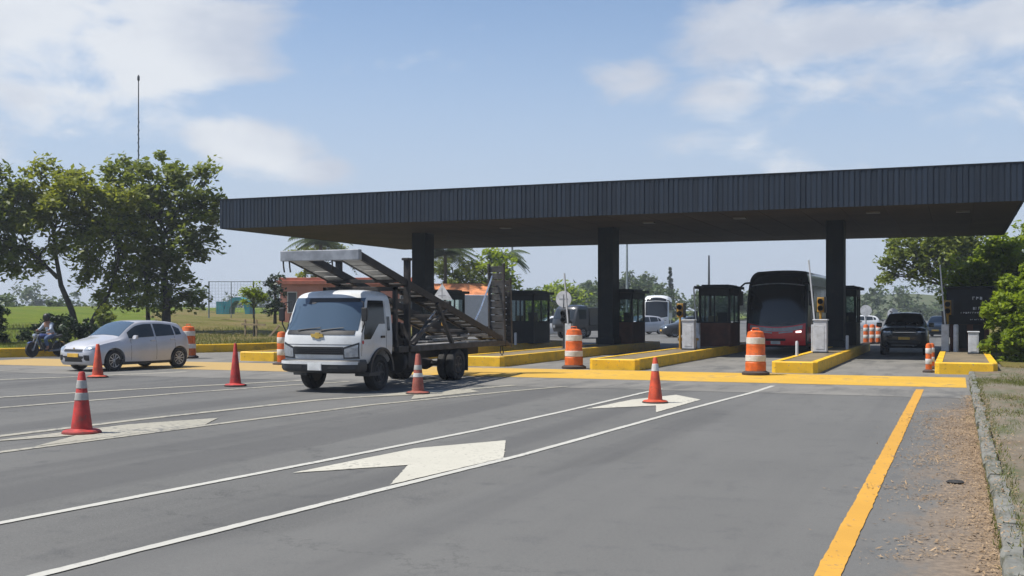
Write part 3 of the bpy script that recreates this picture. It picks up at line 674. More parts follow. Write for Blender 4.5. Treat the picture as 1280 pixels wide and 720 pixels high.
# ------------------------------------------------------------------ vehicles
def pchip(xs, ys_, x):
    xs = np.asarray(xs, float); ys_ = np.asarray(ys_, float)
    h = np.diff(xs); d = np.diff(ys_)/h; m = np.zeros(len(xs))
    for i in range(1, len(xs)-1):
        if d[i-1]*d[i] > 0: m[i] = 2/(1/d[i-1]+1/d[i])
    m[0] = d[0]; m[-1] = d[-1]
    i = int(np.clip(np.searchsorted(xs, x)-1, 0, len(xs)-2)); t = (x-xs[i])/h[i]; t = min(max(t,0),1)
    return float((1+2*t)*(1-t)**2*ys_[i] + t*(1-t)**2*h[i]*m[i] + t*t*(3-2*t)*ys_[i+1] + t*t*(t-1)*h[i]*m[i+1])
class Shell:
    """car body lofted along its length. table rows: s, zb, zm, wm, zs, ws, zr, wr, crown"""
    def __init__(s, rows): s.T = np.array(rows, float); s.L = s.T[-1,0]; s.c = {}
    def sec(s, x):
        k = round(x, 4)
        if k in s.c: return s.c[k]
        zb,zm,wm,zs,ws,zr,wr,cr = [pchip(s.T[:,0], s.T[:,i], x) for i in range(1,9)]
        e = min(.05, .45*(zr-zs)); q = min(.06, wr*.2)
        P = [(0,zb),(wm*.84,zb),(wm*.965,zb+.07),(wm*.992,(zb+zm)/2+.03),(wm,zm),(wm*.55+ws*.45+.012,zm*.45+zs*.55),(ws,zs),(ws*.5+wr*.5+.008,(zs+zr-e)/2),(wr,zr-e),(wr-q*.35,zr-e*.35),(wr-q,zr+cr*.12),(wr*.6,zr+cr*.7),(0,zr+cr)]
        s.c[k] = P; return P
    def side(s, x, z):
        P = s.sec(x)[2:11]
        for (y0,z0),(y1,z1) in zip(P, P[1:]):
            if z0 <= z <= z1 and z1 > z0: return y0+(y1-y0)*(z-z0)/(z1-z0)
        return P[-1][0]
    def top(s, x, y):
        P = s.sec(x)[8:]; y = abs(y)
        for (y0,z0),(y1,z1) in zip(P, P[1:]):
            if y1 <= y <= y0: return z0+(z1-z0)*(y-y0)/(y1-y0) if y1 != y0 else z1
        return P[0][1]
    def front(s, y, z, rear=False):
        y = abs(y); n = 360
        for i in range(n):
            x = i*.004; xx = s.L-x if rear else x
            P = s.sec(xx); Z = s.top(xx, y)
            if P[0][1] <= z <= Z and y <= (s.side(xx, z) if z <= P[8][1] else P[8][0]): return xx
        return xx
    def Y(s, x): return x - s.L/2
    def body(s, m, parent, wheels, n=64):
        xs = [0]+[s.L*(0.5-0.5*math.cos(PI*(i+.5)/n)) for i in range(n)]+[s.L]
        rings = []
        for x in xs:
            P = s.sec(x); half = [(y, z) for y, z in P]
            rings.append([(y, s.Y(x), z) for y, z in half] + [(-y, s.Y(x), z) for y, z in half[-2:0:-1]])
        b = MB().loft(rings)
        o = b.build('body', m, parent, smooth=38)
        if wheels:
            cs = []
            for sx, r in wheels:
                for sd in (-1, 1):
                    w = s.sec(sx)[4][0]
                    c = MB().lathe([(r, w-.24), (r, w+.2)], 28, (0, s.Y(sx), r*.86), 'x')
                    if sd < 0: c.v = [(-x,y,z) for x,y,z in c.v]
                    co = c.build('cutter', M['black']); cs.append(co)
            # cutters live in world space; the body is still at its own origin here
            par = o.parent; o.parent = None
            bpy.context.view_layer.update(); cut(o, cs); o.parent = par
        return o
    def side_plate(s, name, m, parent, xa, xb, lo, hi, nu=14, nv=4, off=.008, sides=(-1,1)):
        out = []
        for sd in sides:
            def F(u, v):
                x = xa+(xb-xa)*u; a, c = lo(x), hi(x); c = max(c, a+.004); z = a+(c-a)*v
                return (sd*s.side(x,z), s.Y(x), z), (sd, 0, .25)
            out.append(MB().slab(F, nu, nv, off, .012).build(name, m, parent, smooth=40))
        return out
    def top_plate(s, name, m, parent, xa, xb, wa, wb, nu=8, nv=10, off=.008, nrm=(0,-.6,.8)):
        def F(u, v):
            x = xa+(xb-xa)*u; w = wa+(wb-wa)*u; y = -w+2*w*v
            return (y, s.Y(x), s.top(x,y)), nrm
        return MB().slab(F, nu, nv, off, .015).build(name, m, parent, smooth=40)
    def front_plate(s, name, m, parent, ya, yb, lo, hi, nu=10, nv=4, off=.010, rear=False, mirror=False):
        out = []
        for sd in ((1,-1) if mirror else (1,)):
            def F(u, v):
                y = ya+(yb-ya)*u; z = lo(y)+(hi(y)-lo(y))*v
                return (sd*y, s.Y(s.front(y,z,rear)), z), (0, 1 if rear else -1, 0)
            out.append(MB().slab(F, nu, nv, off, .02).build(name, m, parent, smooth=40))
        return out
def wheel(parent, x, y, r, w=.2, spokes=10, rim='alloy', rr=.66):
    """wheel whose outer face points to +x or -x by the sign of x; tyre part with rim sub-part"""
    sd = 1 if x > 0 else -1; c = (0,0,0)
    t = MB().lathe([(r*.62,-w/2),(r*.94,-w/2),(r,-w*.36),(r,w*.36),(r*.94,w/2),(r*.70,w/2),(r*.66,w*.36),(r*.62,w*.3)], 30, c, 'x').build('wheel', M['rubber'], parent, smooth=40)
    t.location = (x,y,r)
    m = MB(); m.lathe([(r*rr,-w*.4),(r*rr,w*.40),(r*(rr-.05),w*.40),(r*(rr-.07),w*.12),(.02,w*.10)], 30, c, 'x')
    for i in range(spokes):
        a = 2*PI*i/spokes; p = Vector((w*.22, math.cos(a)*r*.12, math.sin(a)*r*.12)); q = Vector((w*.33, math.cos(a)*r*(rr-.04), math.sin(a)*r*(rr-.04)))
        m.bar(p, q, r*.09, r*.10)
    m.lathe([(r*.17,w*.1),(r*.17,w*.30),(r*.1,w*.36),(.01,w*.36)], 14, c, 'x')
    if sd < 0: m.v = [(-a,b,d) for a,b,d in m.v]
    m.build('rim', M[rim], t, smooth=40)
    return t

def hatch(label, loc, rz, paint_='silver', detail=True, cat='car', name='parked_car', plate='plate_y', dark_glass=False):
    S = Shell([
     (0.00,.36,.50,.50,.58,.47,.61,.40,.01),(.04,.25,.50,.62,.64,.58,.67,.50,.02),(.14,.19,.52,.74,.71,.69,.75,.61,.03),(.35,.17,.55,.82,.79,.765,.84,.68,.04),
     (.70,.17,.56,.855,.86,.79,.92,.71,.045),(1.02,.17,.57,.865,.91,.80,.985,.715,.05),(1.15,.17,.57,.866,.925,.80,1.06,.69,.05),(1.50,.17,.58,.867,.945,.80,1.30,.645,.05),(1.80,.17,.58,.868,.96,.80,1.435,.61,.045),
     (2.15,.17,.58,.868,.975,.80,1.482,.60,.035),(2.6,.17,.58,.868,.99,.80,1.485,.595,.03),(3.1,.17,.58,.866,1.01,.795,1.455,.585,.03),(3.5,.19,.58,.855,1.03,.78,1.40,.565,.03),
     (3.68,.22,.58,.825,1.03,.75,1.29,.565,.03),(3.80,.25,.57,.77,1.0,.70,1.14,.565,.03),(3.865,.30,.57,.70,.92,.63,1.02,.53,.02),(3.90,.38,.56,.60,.78,.54,.86,.45,.01)])
    t = thing(name, label, cat, loc, rz)
    S.body(M[paint_], t, ((.82,.375),(3.345,.375)) if detail else None)
    g = M['glass']
    S.top_plate('windscreen', M['screen'] if not dark_glass else g, t, 1.10, 1.80, .66, .55)
    S.top_plate('rear_window', g, t, 3.58, 3.79, .47, .49, nrm=(0,.7,.7))
    lo = lambda x: S.sec(x)[6][1]+.025; hi = lambda x: S.sec(x)[8][1]-.035
    S.side_plate('window', g, t, 1.38, 2.36, lo, hi)
    S.side_plate('window', g, t, 2.43, 3.18, lo, hi)
    S.side_plate('window', g, t, 3.24, 3.48, lo, lambda x: hi(x)-.02-(x-3.24)*.25, nu=6)
    for sx in (.82, 3.345):
        for sd in (-1,1): wheel(t, sd*.755, S.Y(sx), .315, .2)
    S.front_plate('headlight', M['lamp'], t, .46, .74, lambda y: .62+.12*(y-.46), lambda y: .74+.12*(y-.46), mirror=True, nu=6)
    S.front_plate('grille', M['black'], t, -.40, .40, lambda y: .600, lambda y: .665, off=.014)
    S.front_plate('lower_grille', M['black'], t, -.44, .44, lambda y: .29, lambda y: .46, off=.012)
    S.front_plate('fog_lamp_recess', M['black'], t, .47, .64, lambda y: .33, lambda y: .49, off=.014, mirror=True, nu=5)
    S.front_plate('licence_plate', M[plate], t, -.24, .24, lambda y: .43, lambda y: .54, off=.025)
    S.front_plate('tail_light', M['red_lens'], t, .52, .70, lambda y: .78, lambda y: .98, rear=True, mirror=True, nu=5)
    if detail:
        for sd in (-1,1):
            mm = MB(); mm.loft([[(sd*(.84+a), S.Y(1.50)+dy, 1.0+dz) for dy,dz in ((-.06*k,-.05*k),(.05*k,-.055*k),(.06*k,.05*k),(-.02*k,.06*k))] for a,k in ((.0,.5),(.05,1),(.13,1.1),(.17,.75))])
            mm.build('mirror', M[paint_], t, smooth=50)
            for xa in (1.42, 2.40, 3.16):
                b = MB()
                def F(u,v,xa=xa):
                    z = .30+(S.sec(xa)[6][1]-.30)*u; x = xa+.010*v
                    return (sd*S.side(x,z), S.Y(x), z), (sd,0,0)
                b.slab(F, 10, 1, .0015, .01).build('door_gap', M['black'], t)
            for xa in (2.18, 2.98):
                z = S.sec(xa)[6][1]-.09
                MB().bar((sd*(S.side(xa,z)+.018), S.Y(xa), z), (sd*(S.side(xa+.17,z)+.018), S.Y(xa+.17), z+.005), .03, .03).build('door_handle', M[paint_], t, bevel=.006)
        b = MB().bx(-.84,.84,-1.1,1.1,.20,.34); b.build('underbody', M['black'], t)
        MB().bx(-.025,.025,S.Y(S.front(0,.69))-.02,S.Y(S.front(0,.69)),.675,.71).build('emblem', M['gold'], t)
    return t
carx = hatch('silver five door hatchback turning left across the plaza', (-24.04,27.16,.006), math.radians(-8), name='hatchback_car')

def suv(label, loc, rz):
    S = Shell([
     (0,.50,.72,.70,.96,.68,1.00,.60,.01),(.05,.38,.72,.82,1.02,.79,1.06,.70,.02),(.16,.32,.74,.90,1.06,.86,1.11,.76,.03),(.5,.30,.76,.93,1.09,.88,1.16,.79,.04),(1.25,.30,.78,.94,1.13,.88,1.22,.80,.04),
     (1.4,.30,.78,.94,1.13,.88,1.28,.79,.05),(1.75,.30,.78,.94,1.14,.88,1.55,.72,.05),(2.05,.30,.78,.94,1.15,.88,1.68,.68,.05),(2.5,.30,.78,.94,1.15,.88,1.73,.67,.04),(3.6,.30,.78,.94,1.17,.88,1.70,.66,.04),(4.4,.34,.78,.92,1.18,.86,1.60,.65,.03),(4.75,.42,.78,.88,1.15,.82,1.30,.66,.03),(4.85,.5,.78,.8,1.0,.74,1.08,.6,.02)])
    t = thing('sport_utility_car', label, 'car', loc, rz)
    S.body(M['suv'], t, ((.95,.45),(3.75,.45)))
    S.top_plate('windscreen', M['busglass'], t, 1.42, 2.02, .74, .62)
    lo = lambda x: S.sec(x)[6][1]+.03; hi = lambda x: S.sec(x)[8][1]-.04
    S.side_plate('window', M['glass'], t, 1.75, 2.7, lo, hi); S.side_plate('window', M['glass'], t, 2.78, 3.6, lo, hi); S.side_plate('window', M['glass'], t, 3.68, 4.3, lo, hi)
    for sx in (.95,3.75):
        for sd in (-1,1): wheel(t, sd*.82, S.Y(sx), .38, .24)
    S.front_plate('headlight', M['lamp'], t, .52, .80, lambda y: .94, lambda y: 1.0+.03*(y-.5), mirror=True, nu=5)
    S.front_plate('grille', M['black'], t, -.46, .46, lambda y: .78, lambda y: 1.0)
    S.front_plate('grille_bar', M['chrome'], t, -.44, .44, lambda y: .945, lambda y: .965, off=.02)
    S.front_plate('lower_grille', M['black'], t, -.62, .62, lambda y: .46, lambda y: .60)
    S.front_plate('bumper_strip', M['grey_metal'], t, -.5, .5, lambda y: .42, lambda y: .445, off=.02)
    S.front_plate('licence_plate', M['plate_y'], t, -.22, .22, lambda y: .655, lambda y: .76, off=.03)
    for sd in (-1,1):
        m = MB(); m.bx(min(sd*.92,sd*1.14), max(sd*.92,sd*1.14), S.Y(1.72)-.06, S.Y(1.72)+.06, 1.15, 1.33); m.build('mirror', M['suv'], t, bevel=.03)
    for sd in (-1,1): MB().bar((sd*.60, S.Y(2.2), 1.80), (sd*.58, S.Y(3.9), 1.76), .04, .04).build('roof_rail', M['dark_metal'], t)
    return t
suv('charcoal sport utility car facing the camera in the right toll lane', (-2.05,49.6,.006), math.radians(1))

class Tower:
    """upright-fronted vehicle body as stacked plan outlines. rows: z, front y, half width, bulge, rear y"""
    def __init__(s, rows, p=4): s.T = np.array(rows, float); s.p = p
    def at(s, z): return [pchip(s.T[:,0], s.T[:,i], z) for i in range(1,5)]
    def fy(s, x, z):
        y0, hw, b, y1 = s.at(z); t = min(1, abs(x)/hw); return y0 + b*t**s.p
    def body(s, name, m, parent, n=40, nf=24, cutters=None):
        z0, z1 = s.T[0,0], s.T[-1,0]; rings = []
        for i in range(n+1):
            z = z0+(z1-z0)*i/n; y0, hw, b, y1 = s.at(z); r = []
            for j in range(nf+1):
                a = -math.cos(PI*j/nf); x = hw*a; r.append((x, y0+b*abs(a)**s.p, z))
            r += [(hw, y1-.05, z), (hw-.06, y1, z), (-hw+.06, y1, z), (-hw, y1-.05, z)]
            rings.append(r)
        o = MB().loft(rings).build(name, m, parent, smooth=35)
        return o
    def front(s, name, m, parent, xa, xb, lo, hi, nu=16, nv=8, off=.01, mirror=False):
        for sd in ((1,-1) if mirror else (1,)):
            def F(u, v):
                x = xa+(xb-xa)*u; z = lo(x)+(hi(x)-lo(x))*v
                return (sd*x, s.fy(x,z), z), (sd*.12*(1 if x > 0 else -1)*(abs(x) > .5), -1, .1)
            o = MB().slab(F, nu, nv, off, .03).build(name, m, parent, smooth=40)
        return o
    def side(s, name, m, parent, poly_lo, poly_hi, ya, yb, nu=12, nv=5, off=.008, sides=(-1,1)):
        for sd in sides:
            def F(u, v):
                y = ya+(yb-ya)*u; a, c = poly_lo(y), poly_hi(y); z = a+(max(c,a+.004)-a)*v
                return (sd*s.at(z)[1], y, z), (sd,0,.05)
            o = MB().slab(F, nu, nv, off, .015).build(name, m, parent, smooth=40)
        return o
def coach(label, loc, rz, hi_detail=True, body='bus_red', name='coach', band='bus_dark', white=False):
    T = Tower([(.28,.16,1.20,.22,12.2),(.45,.03,1.27,.25,12.4),(.9,.0,1.29,.28,12.5),(1.35,.04,1.295,.30,12.5),(2.0,.16,1.295,.33,12.5),(2.8,.36,1.28,.38,12.5),(3.2,.52,1.24,.42,12.4),(3.42,.72,1.16,.46,12.3),(3.56,1.0,1.02,.5,12.1),(3.62,1.5,.80,.5,11.8),(3.64,2.2,.5,.4,11.5)], 3)
    t = thing(name, label, 'bus', loc, rz)
    T.body('body', M[band], t)
    T.front('front_mask', M[body], t, -1.22, 1.22, lambda x: .36, lambda x: 1.30-.16*(1-(x/1.22)**2), off=.02)
    T.front('windscreen', M['busglass'], t, -1.17, 1.17, lambda x: 1.34-.14*(1-(x/1.2)**2), lambda x: 2.98-.10*(x/1.17)**2, off=.025)
    T.front('destination_box', M['busglass'], t, -1.02, 1.02, lambda x: 3.03-.10*(x/1.17)**2, lambda x: 3.38-.2*(x/1.05)**2, off=.02, nv=4)
    T.front('windscreen_bar', M['grey_metal'] if not white else M['white_car'], t, -1.12, 1.12, lambda x: 2.985-.10*(x/1.17)**2, lambda x: 3.022-.10*(x/1.17)**2, off=.02, nv=1)
    T.front('chrome_sweep', M['white'], t, -1.1, 1.1, lambda x: 1.06-.12*(1-(x/1.1)**2), lambda x: 1.22-.13*(1-(x/1.1)**2), off=.035, nv=3)
    T.front('lower_sweep', M['white'], t, .14, .72, lambda x: .84+.10*x, lambda x: .90+.10*x, off=.035, nv=2, mirror=True)
    T.front('headlight', M['lit_lamp'] if not white else M['lamp'], t, .84, 1.06, lambda x: .88+.08*(x-.7), lambda x: .95+.10*(x-.7), off=.035, nv=3, mirror=True, nu=6)
    T.front('grille', M['black'], t, -.42, .42, lambda x: .54, lambda x: .64, off=.03, nv=3)
    T.front('licence_plate', M['plate_w'], t, -.20, .20, lambda x: .40, lambda x: .53, off=.05, nv=1)
    for sd in (-1,1):
        a = MB(); a.tube([(sd*1.12,.55,3.05),(sd*1.34,.22,3.02),(sd*1.50,.05,2.85),(sd*1.50,.05,2.65)], .04, 8)
        am = a.build('mirror_arm', M['black'], t, smooth=50)
        MB().bx(min(sd*1.38,sd*1.58),max(sd*1.38,sd*1.58),.0,.14,2.05,2.68).build('mirror', M['black'], am, bevel=.05)
    for k in range(7):
        ya = 1.5+k*1.5
        T.side('side_window', M['busglass'], t, lambda y: 1.75, lambda y: 2.95, ya, ya+1.44, nu=3, nv=4)
    T.side('side_skirt', M[body], t, lambda y: .34, lambda y: 1.15, .8, 12.2, nu=8, nv=3, off=.015)
    for sx in (2.6, 8.9, 10.2):
        for sd in (-1,1): wheel(t, sd*1.20, sx, .50, .28, rr=.58, rim='grey_metal')
    for sd in (-1,1):
        MB().tube([(sd*.25,T.fy(.25,1.3)-.04,1.27),(sd*.75,T.fy(.5,1.9)-.06,1.45)], .014, 6).build('wiper', M['black'], t)
    return t
coach('red and black touring coach with twin mirrors stopped at the toll booth', (-7.2,47.6,.006), math.radians(-1))
coach('small distant white coach beyond the toll lanes, behind a silver car', (-29.6,113.5,.01), math.radians(12), body='white_car', band='white_car', white=True)

# ---- car carrier truck; local front bumper at y=0, heading -Y
truck = thing('car_carrier_truck', 'white cab light truck with an empty sloping rusty car carrier deck', 'truck', (-12.98,20.62,.006), math.radians(0))
CT = Tower([(.62,.10,.90,.12,1.62),(.75,.03,.955,.16,1.66),(1.0,.0,.975,.18,1.68),(1.22,.02,.975,.19,1.68),(1.40,.10,.965,.20,1.68),(1.8,.27,.93,.20,1.67),(2.04,.375,.895,.20,1.65),(2.14,.45,.855,.22,1.62),(2.20,.56,.79,.24,1.57),(2.24,.74,.64,.24,1.48),(2.262,.98,.40,.18,1.36)], 3)
cab = CT.body('cab', M['truck_white'], truck, n=44)
cs = []
for sd in (-1,1):
    c = MB().lathe([(.50,.50),(.50,1.2)], 32, (0,1.12,.42), 'x')
    if sd < 0: c.v = [(-x,y,z) for x,y,z in c.v]
    cs.append(c.build('cutter', M['black']))
cab.parent = None; bpy.context.view_layer.update(); cut(cab, cs); cab.parent = truck
cab.location = (0,0,0)
CT.front('windscreen', M['screen'], truck, -.88, .88, lambda x: 1.36, lambda x: 2.075, nu=24)
CT.front('sun_strip', M['black'], truck, -.42, .80, lambda x: 1.985-.04*(x < -.2), lambda x: 2.065, off=.018, nv=2)
CT.front('cowl_panel', M['black'], truck, -.88, .84, lambda x: 1.265, lambda x: 1.355, off=.012, nv=3)
for sd, x0, x1 in ((1,-.55,.05),(1,.05,.6)):
    MB().tube([(x0,CT.fy(x0,1.36)-.04,1.36),(x1,CT.fy(x1,1.40)-.04,1.42)], .011, 6).build('wiper', M['black'], truck)
# emblem: flat gold cross-shaped tie
em = MB().prism([(-.15,-.035),(-.06,-.035),(-.05,-.065),(.05,-.065),(.06,-.035),(.15,-.035),(.13,.035),(.06,.035),(.05,.065),(-.05,.065),(-.06,.035),(-.17,.035)], 'y', -.022, .02)
em.v = [(x,y+CT.fy(0,1.22)-.01,z+1.245) for x,y,z in em.v]; em.build('emblem', M['gold'], truck, bevel=.004)
CT.front('grille', M['black'], truck, -.62, .62, lambda x: .83, lambda x: 1.0, off=.012, nv=3)
for z in (.875,.915,.955): CT.front('grille_slat', M['dark_metal'], truck, -.56, .56, lambda x: z, lambda x: z+.012, off=.024, nv=1)
CT.front('headlight_surround', M['dark_metal'], truck, .62, .955, lambda x: .745, lambda x: .98+.34*(x-.60), off=.008, nv=4, nu=8, mirror=True)
CT.front('headlight', M['lamp'], truck, .65, .935, lambda x: .77+.10*max(0,x-.75), lambda x: .94+.34*(x-.62), off=.018, nv=4, nu=8, mirror=True)
for sd in (-1,1): MB().lathe([(.05,-.02),(.05,.0),(.03,.012),(.005,.015)], 14, (0,0,0), 'x').build('side_marker', M['red_lens'], truck, smooth=40, loc=(sd*.972,.30,1.10), rz=0 if sd > 0 else PI)
bp = MB(); rings = []
for z, y, hw in ((.42,.05,.90),(.46,-.06,.98),(.52,-.10,1.0),(.66,-.10,1.0),(.71,-.05,.98),(.72,.02,.95)):
    rings.append([(-hw*math.cos(PI*j/20)*1.0, y+.22*abs(math.cos(PI*j/20))**6, z) for j in range(21)]+[(hw,.42,z),(-hw,.42,z)])
bp.loft(rings); bumper = bp.build('bumper', M['dark_metal'], truck, smooth=35)
def bfront(name, m, xa, xb, za, zb, off=.012):
    def F(u,v):
        x = xa+(xb-xa)*u; return (x, -.10+.22*abs(x/1.0)**6, za+(zb-za)*v), (0,-1,0)
    return MB().slab(F, 12, 2, off, .02).build(name, m, bumper, smooth=40)
bfront('bumper_top_strip', M['truck_white'], -.97, .97, .62, .685, .016)
bfront('licence_plate', M['plate_w'], -.17, .17, .49, .645, .03)
for sd in (-1,1): bfront('fog_lamp_slot', M['black'], min(sd*.34,sd*.58), max(sd*.34,sd*.58), .53, .62, .008)
CT.front('panel_gap', M['dark_metal'], truck, -.94, .94, lambda x: 1.045, lambda x: 1.055, off=.004, nv=1, nu=30)
lo_win = lambda y: 1.16 + (0.0 if y < .62 else min(.34, (y-.62)*.85))
hi_win = lambda y: min(2.02, 1.20+(y-.30)*2.6)
CT.side('door_window', M['busglass'], truck, lo_win, hi_win, .34, 1.30, nu=24, nv=6)
CT.side('quarter_window', M['glass'], truck, lambda y: 1.34, lambda y: 1.66, 1.40, 1.52, nu=3, nv=3)
for sd in (-1,1):
    for ya in (.24,1.35):
        def F(u,v):
            z = .80+(1.2)*u; y = ya+.012*v+(max(0,z-1.2)*.25 if ya < .5 else 0); return (sd*CT.at(z)[1], y, z), (sd,0,0)
        MB().slab(F, 8, 1, .002, .01).build('door_gap', M['black'], truck)
    MB().bx(min(sd*.975,sd*1.0),max(sd*.975,sd*1.0),1.08,1.26,1.18,1.23).build('door_handle', M['black'], truck, bevel=.008)
    fl = MB(); rr = []
    for k in range(17):
        a = PI*k/16; rr.append([(sd*x, 1.12-r_*math.cos(a), .42+r_*math.sin(a)) for x, r_ in ((.96,.49),(1.01,.49),(1.01,.55),(.96,.55))])
    fl.loft(rr).build('wheel_arch_trim', M['dark_metal'], truck, smooth=40)
    a = MB().tube([(sd*.90,.36,2.0),(sd*1.02,.24,1.96),(sd*1.05,.22,1.5),(sd*.97,.25,1.32)], .016, 6).build('mirror_arm', M['black'], truck, smooth=50)
    MB().bx(min(sd*.985,sd*1.13),max(sd*.985,sd*1.13),.19,.24,1.56,1.86).build('mirror', M['black'], a, bevel=.02)
    MB().bx(min(sd*.62,sd*.98),max(sd*.62,sd*.98),.55,1.05,.34,.42).build('step', M['dark_metal'], truck, bevel=.01)
MB().bx(-.75,.75,.3,1.6,.45,.68).build('cab_floor', M['black'], truck)
for sd in (-1,1):
    wheel(truck, sd*.82, 1.15, .40, .24, rim='dark_metal', rr=.56, spokes=6)
    wheel(truck, sd*.88, 5.25, .40, .22, rim='dark_metal', rr=.56, spokes=6)
    wheel(truck, sd*.62, 5.25, .40, .20, rim='dark_metal', rr=.56, spokes=6)
MB().tube([(-.8,1.15,.42),(.8,1.15,.42)], .06, 8).build('axle', M['carrier_dark'], truck, smooth=40); ax = MB(); ax.tube([(-.8,5.25,.42),(.8,5.25,.42)], .07, 8); ax.lathe([(.05,-.16),(.2,-.08),(.2,.08),(.05,.16)], 14, (0,5.25,.42)); ax.build('axle', M['carrier_dark'], truck, smooth=40)
fr = MB()
for sd in (-1,1): fr.bx(sd*.40-.04, sd*.40+.04, 1.0, 7.7, .60, .80)
for y in (1.9,3.0,4.1,5.3,6.4,7.4): fr.bx(-.36,.36,y-.05,y+.05,.63,.77)
fr.build('chassis', M['carrier_dark'], truck, bevel=.008)
MB().lathe([(.24,-.45),(.27,-.42),(.27,.42),(.24,.45)], 18, (.72,2.7,.58), 'y').build('fuel_tank', M['carrier_dark'], truck, smooth=40)
MB().bx(-1.0,-.5,2.2,3.3,.38,.80).build('tool_box', M['carrier_dark'], truck, bevel=.02)
for sd in (-1,1): MB().bx(min(sd*.60,sd*1.0),max(sd*.60,sd*1.0),5.75,5.78,.22,.80).build('mud_flap', M['rubber'], truck)
# lower deck frame
ld = MB()
for sd in (-1,1): ld.bx(sd*.95-.05, sd*.95+.05, 1.9, 8.5, .82, .96)
for k in range(11):
    y = 2.1+k*.62; ld.bx(-.90,.90,y-.04,y+.04,.84,.93)
ld.build('lower_frame', M['carrier'], truck, bevel=.008)
for sd in (-1,1):
    b = MB()
    for k in range(9):
        y = 2.4+k*.62; b.bx(min(sd*.36,sd*.86),max(sd*.36,sd*.86),y,y+.50,.935,.965)
    b.build('lower_track', M['carrier_light'], truck, bevel=.006)
# sloping upper deck: line from the front tip over the cab down to the tail
ZA, ZB, YA, YB = 3.03, .98, .12, 8.3
zd = lambda y: ZA+(ZB-ZA)*(y-YA)/(YB-YA)
for sd in (-1,1):
    tr = MB()
    for x in (.40,.92): tr.bar((sd*x,YA,zd(YA)),(sd*x,YB,zd(YB)),.06,.17)
    tr.build('upper_rail', M['carrier_dark'], truck, bevel=.006)
    pl = MB(); n = 22
    for k in range(n):
        ya = YA+.05+(YB-YA-.1)*k/n; yb_ = ya+(YB-YA-.1)/n*(.62 if k % 3 else .50)
        pl.bar((sd*.66,ya,zd(ya)-.03),(sd*.66,yb_,zd(yb_)-.03),.46,.03)
    pl.build('upper_track', M['carrier'], truck)
    pl = MB()
    for k in range(4): pl.bar((sd*.66,YA+.2+k*.42,zd(YA+.2+k*.42)-.065),(sd*.66,YA+.58+k*.42,zd(YA+.58+k*.42)-.065),.42,.03)
    pl.build('underside_plate', M['pale_steel'], truck)
cb = MB(); cb.bx(-1.0,1.0,YA-.06,YA+.08,ZA-.14,ZA+.09)
cb.build('front_crossbeam', M['grey_metal'], truck, bevel=.012)
for y in (1.9,3.6,5.2,6.8): MB().bar((-.92,y,zd(y)-.10),(.92,y,zd(y)-.10),.08,.08).build('deck_crossbeam', M['carrier_dark'], truck, bevel=.006)
for x in (-.96,-.80,.30): MB().tube([(x,YA,ZA-.14),(x+.03,YA-.03,ZA-.26),(x+.01,YA+.03,ZA-.38)], .02, 6).build('hanging_strap', M['carrier_dark'], truck)
for sd in (-1,1):
    up = MB().bar((sd*.93,2.45,.45),(sd*.93,2.45,3.02),.14,.12); up.bx(sd*.93-.09,sd*.93+.09,2.33,2.57,2.98,3.04)
    up.build('front_upright', M['carrier_dark'], truck, bevel=.01)
    MB().bar((sd*.93,2.5,1.0),(sd*.93,4.6,zd(4.6)-.1),.08,.08).build('brace', M['carrier'], truck, bevel=.006)
    MB().bar((sd*.95,4.9,.95),(sd*.95,4.0,zd(4.0)-.08),.09,.09).build('brace', M['carrier'], truck, bevel=.006)
    MB().tube([(sd*.80,3.0,.95),(sd*.78,3.9,1.55)], .055, 10).build('hydraulic_ram', M['carrier_dark'], truck, smooth=40)
    MB().tube([(sd*.78,3.9,1.55),(sd*.76,4.5,1.92)], .03, 10).build('ram_rod', M['chrome'], truck, smooth=40)
hd = MB().bx(-1.0,1.0,1.80,1.92,.95,1.12); hd.bx(-.98,-.88,1.80,1.9,1.1,2.35).bx(.88,.98,1.80,1.9,1.1,2.35).bx(-.98,.98,1.80,1.9,2.25,2.35)
for x in (-.5,0,.5): hd.bx(x-.03,x+.03,1.82,1.88,1.1,2.27)
hd.build('headboard', M['carrier_dark'], truck, bevel=.008)
for a,b,r_ in (((.55,2.0,1.25),(.35,3.2,1.15),.05),((-.6,2.1,1.4),(.2,2.6,1.1),.04),((.9,2.1,1.5),(.7,2.9,1.05),.045)):
    MB().tube([a,tuple((x+y)/2-.05 for x,y in zip(a,b)),b], r_, 8).build('hose', M['black'], truck, smooth=60)
MB().bx(-.5,.75,2.05,2.75,.97,1.5).build('winch_box', M['carrier_dark'], truck, bevel=.03)
for k,(x,y,l) in enumerate(((.2,5.4,1.3),(-.3,6.0,1.1),(.6,6.3,.9))):
    MB().bar((x,y,1.03+.05*k),(x+.3,y+l,1.05+.04*k),.16,.07).build('loose_beam', M['carrier_light'], truck, bevel=.01)
# folded loading ramps standing upright at the tail
for px_, y_, lean, top in ((.70,8.34,.04,3.16),(.80,8.62,.02,2.75)):
    rp = MB()
    for q in (-.23,.23): rp.bar((px_+q,y_+.12,.86),(px_+q,y_+lean,top),.05,.11)
    for k in range(11):
        a, c = k/11, (k+.86)/11; rp.bar((px_,y_+.12+(lean-.12)*a,.9+(top-.95)*a),(px_,y_+.12+(lean-.12)*c,.9+(top-.95)*c),.42,.03)
    rp.build('loading_ramp', M['carrier'], truck, bevel=.006)
MB().bar((.92,8.35,.9),(.92,8.85,.78),.20,.10).build('ramp_foot', M['carrier'], truck, bevel=.01)
MB().tube([(.30,7.2,1.0),(.45,7.9,1.9),(.62,8.3,2.8)], .025, 8).build('ramp_stay', M['chrome'], truck)
MB().bx(-1.0,1.0,8.42,8.54,.78,.95).build('tail_beam', M['carrier'], truck, bevel=.01)
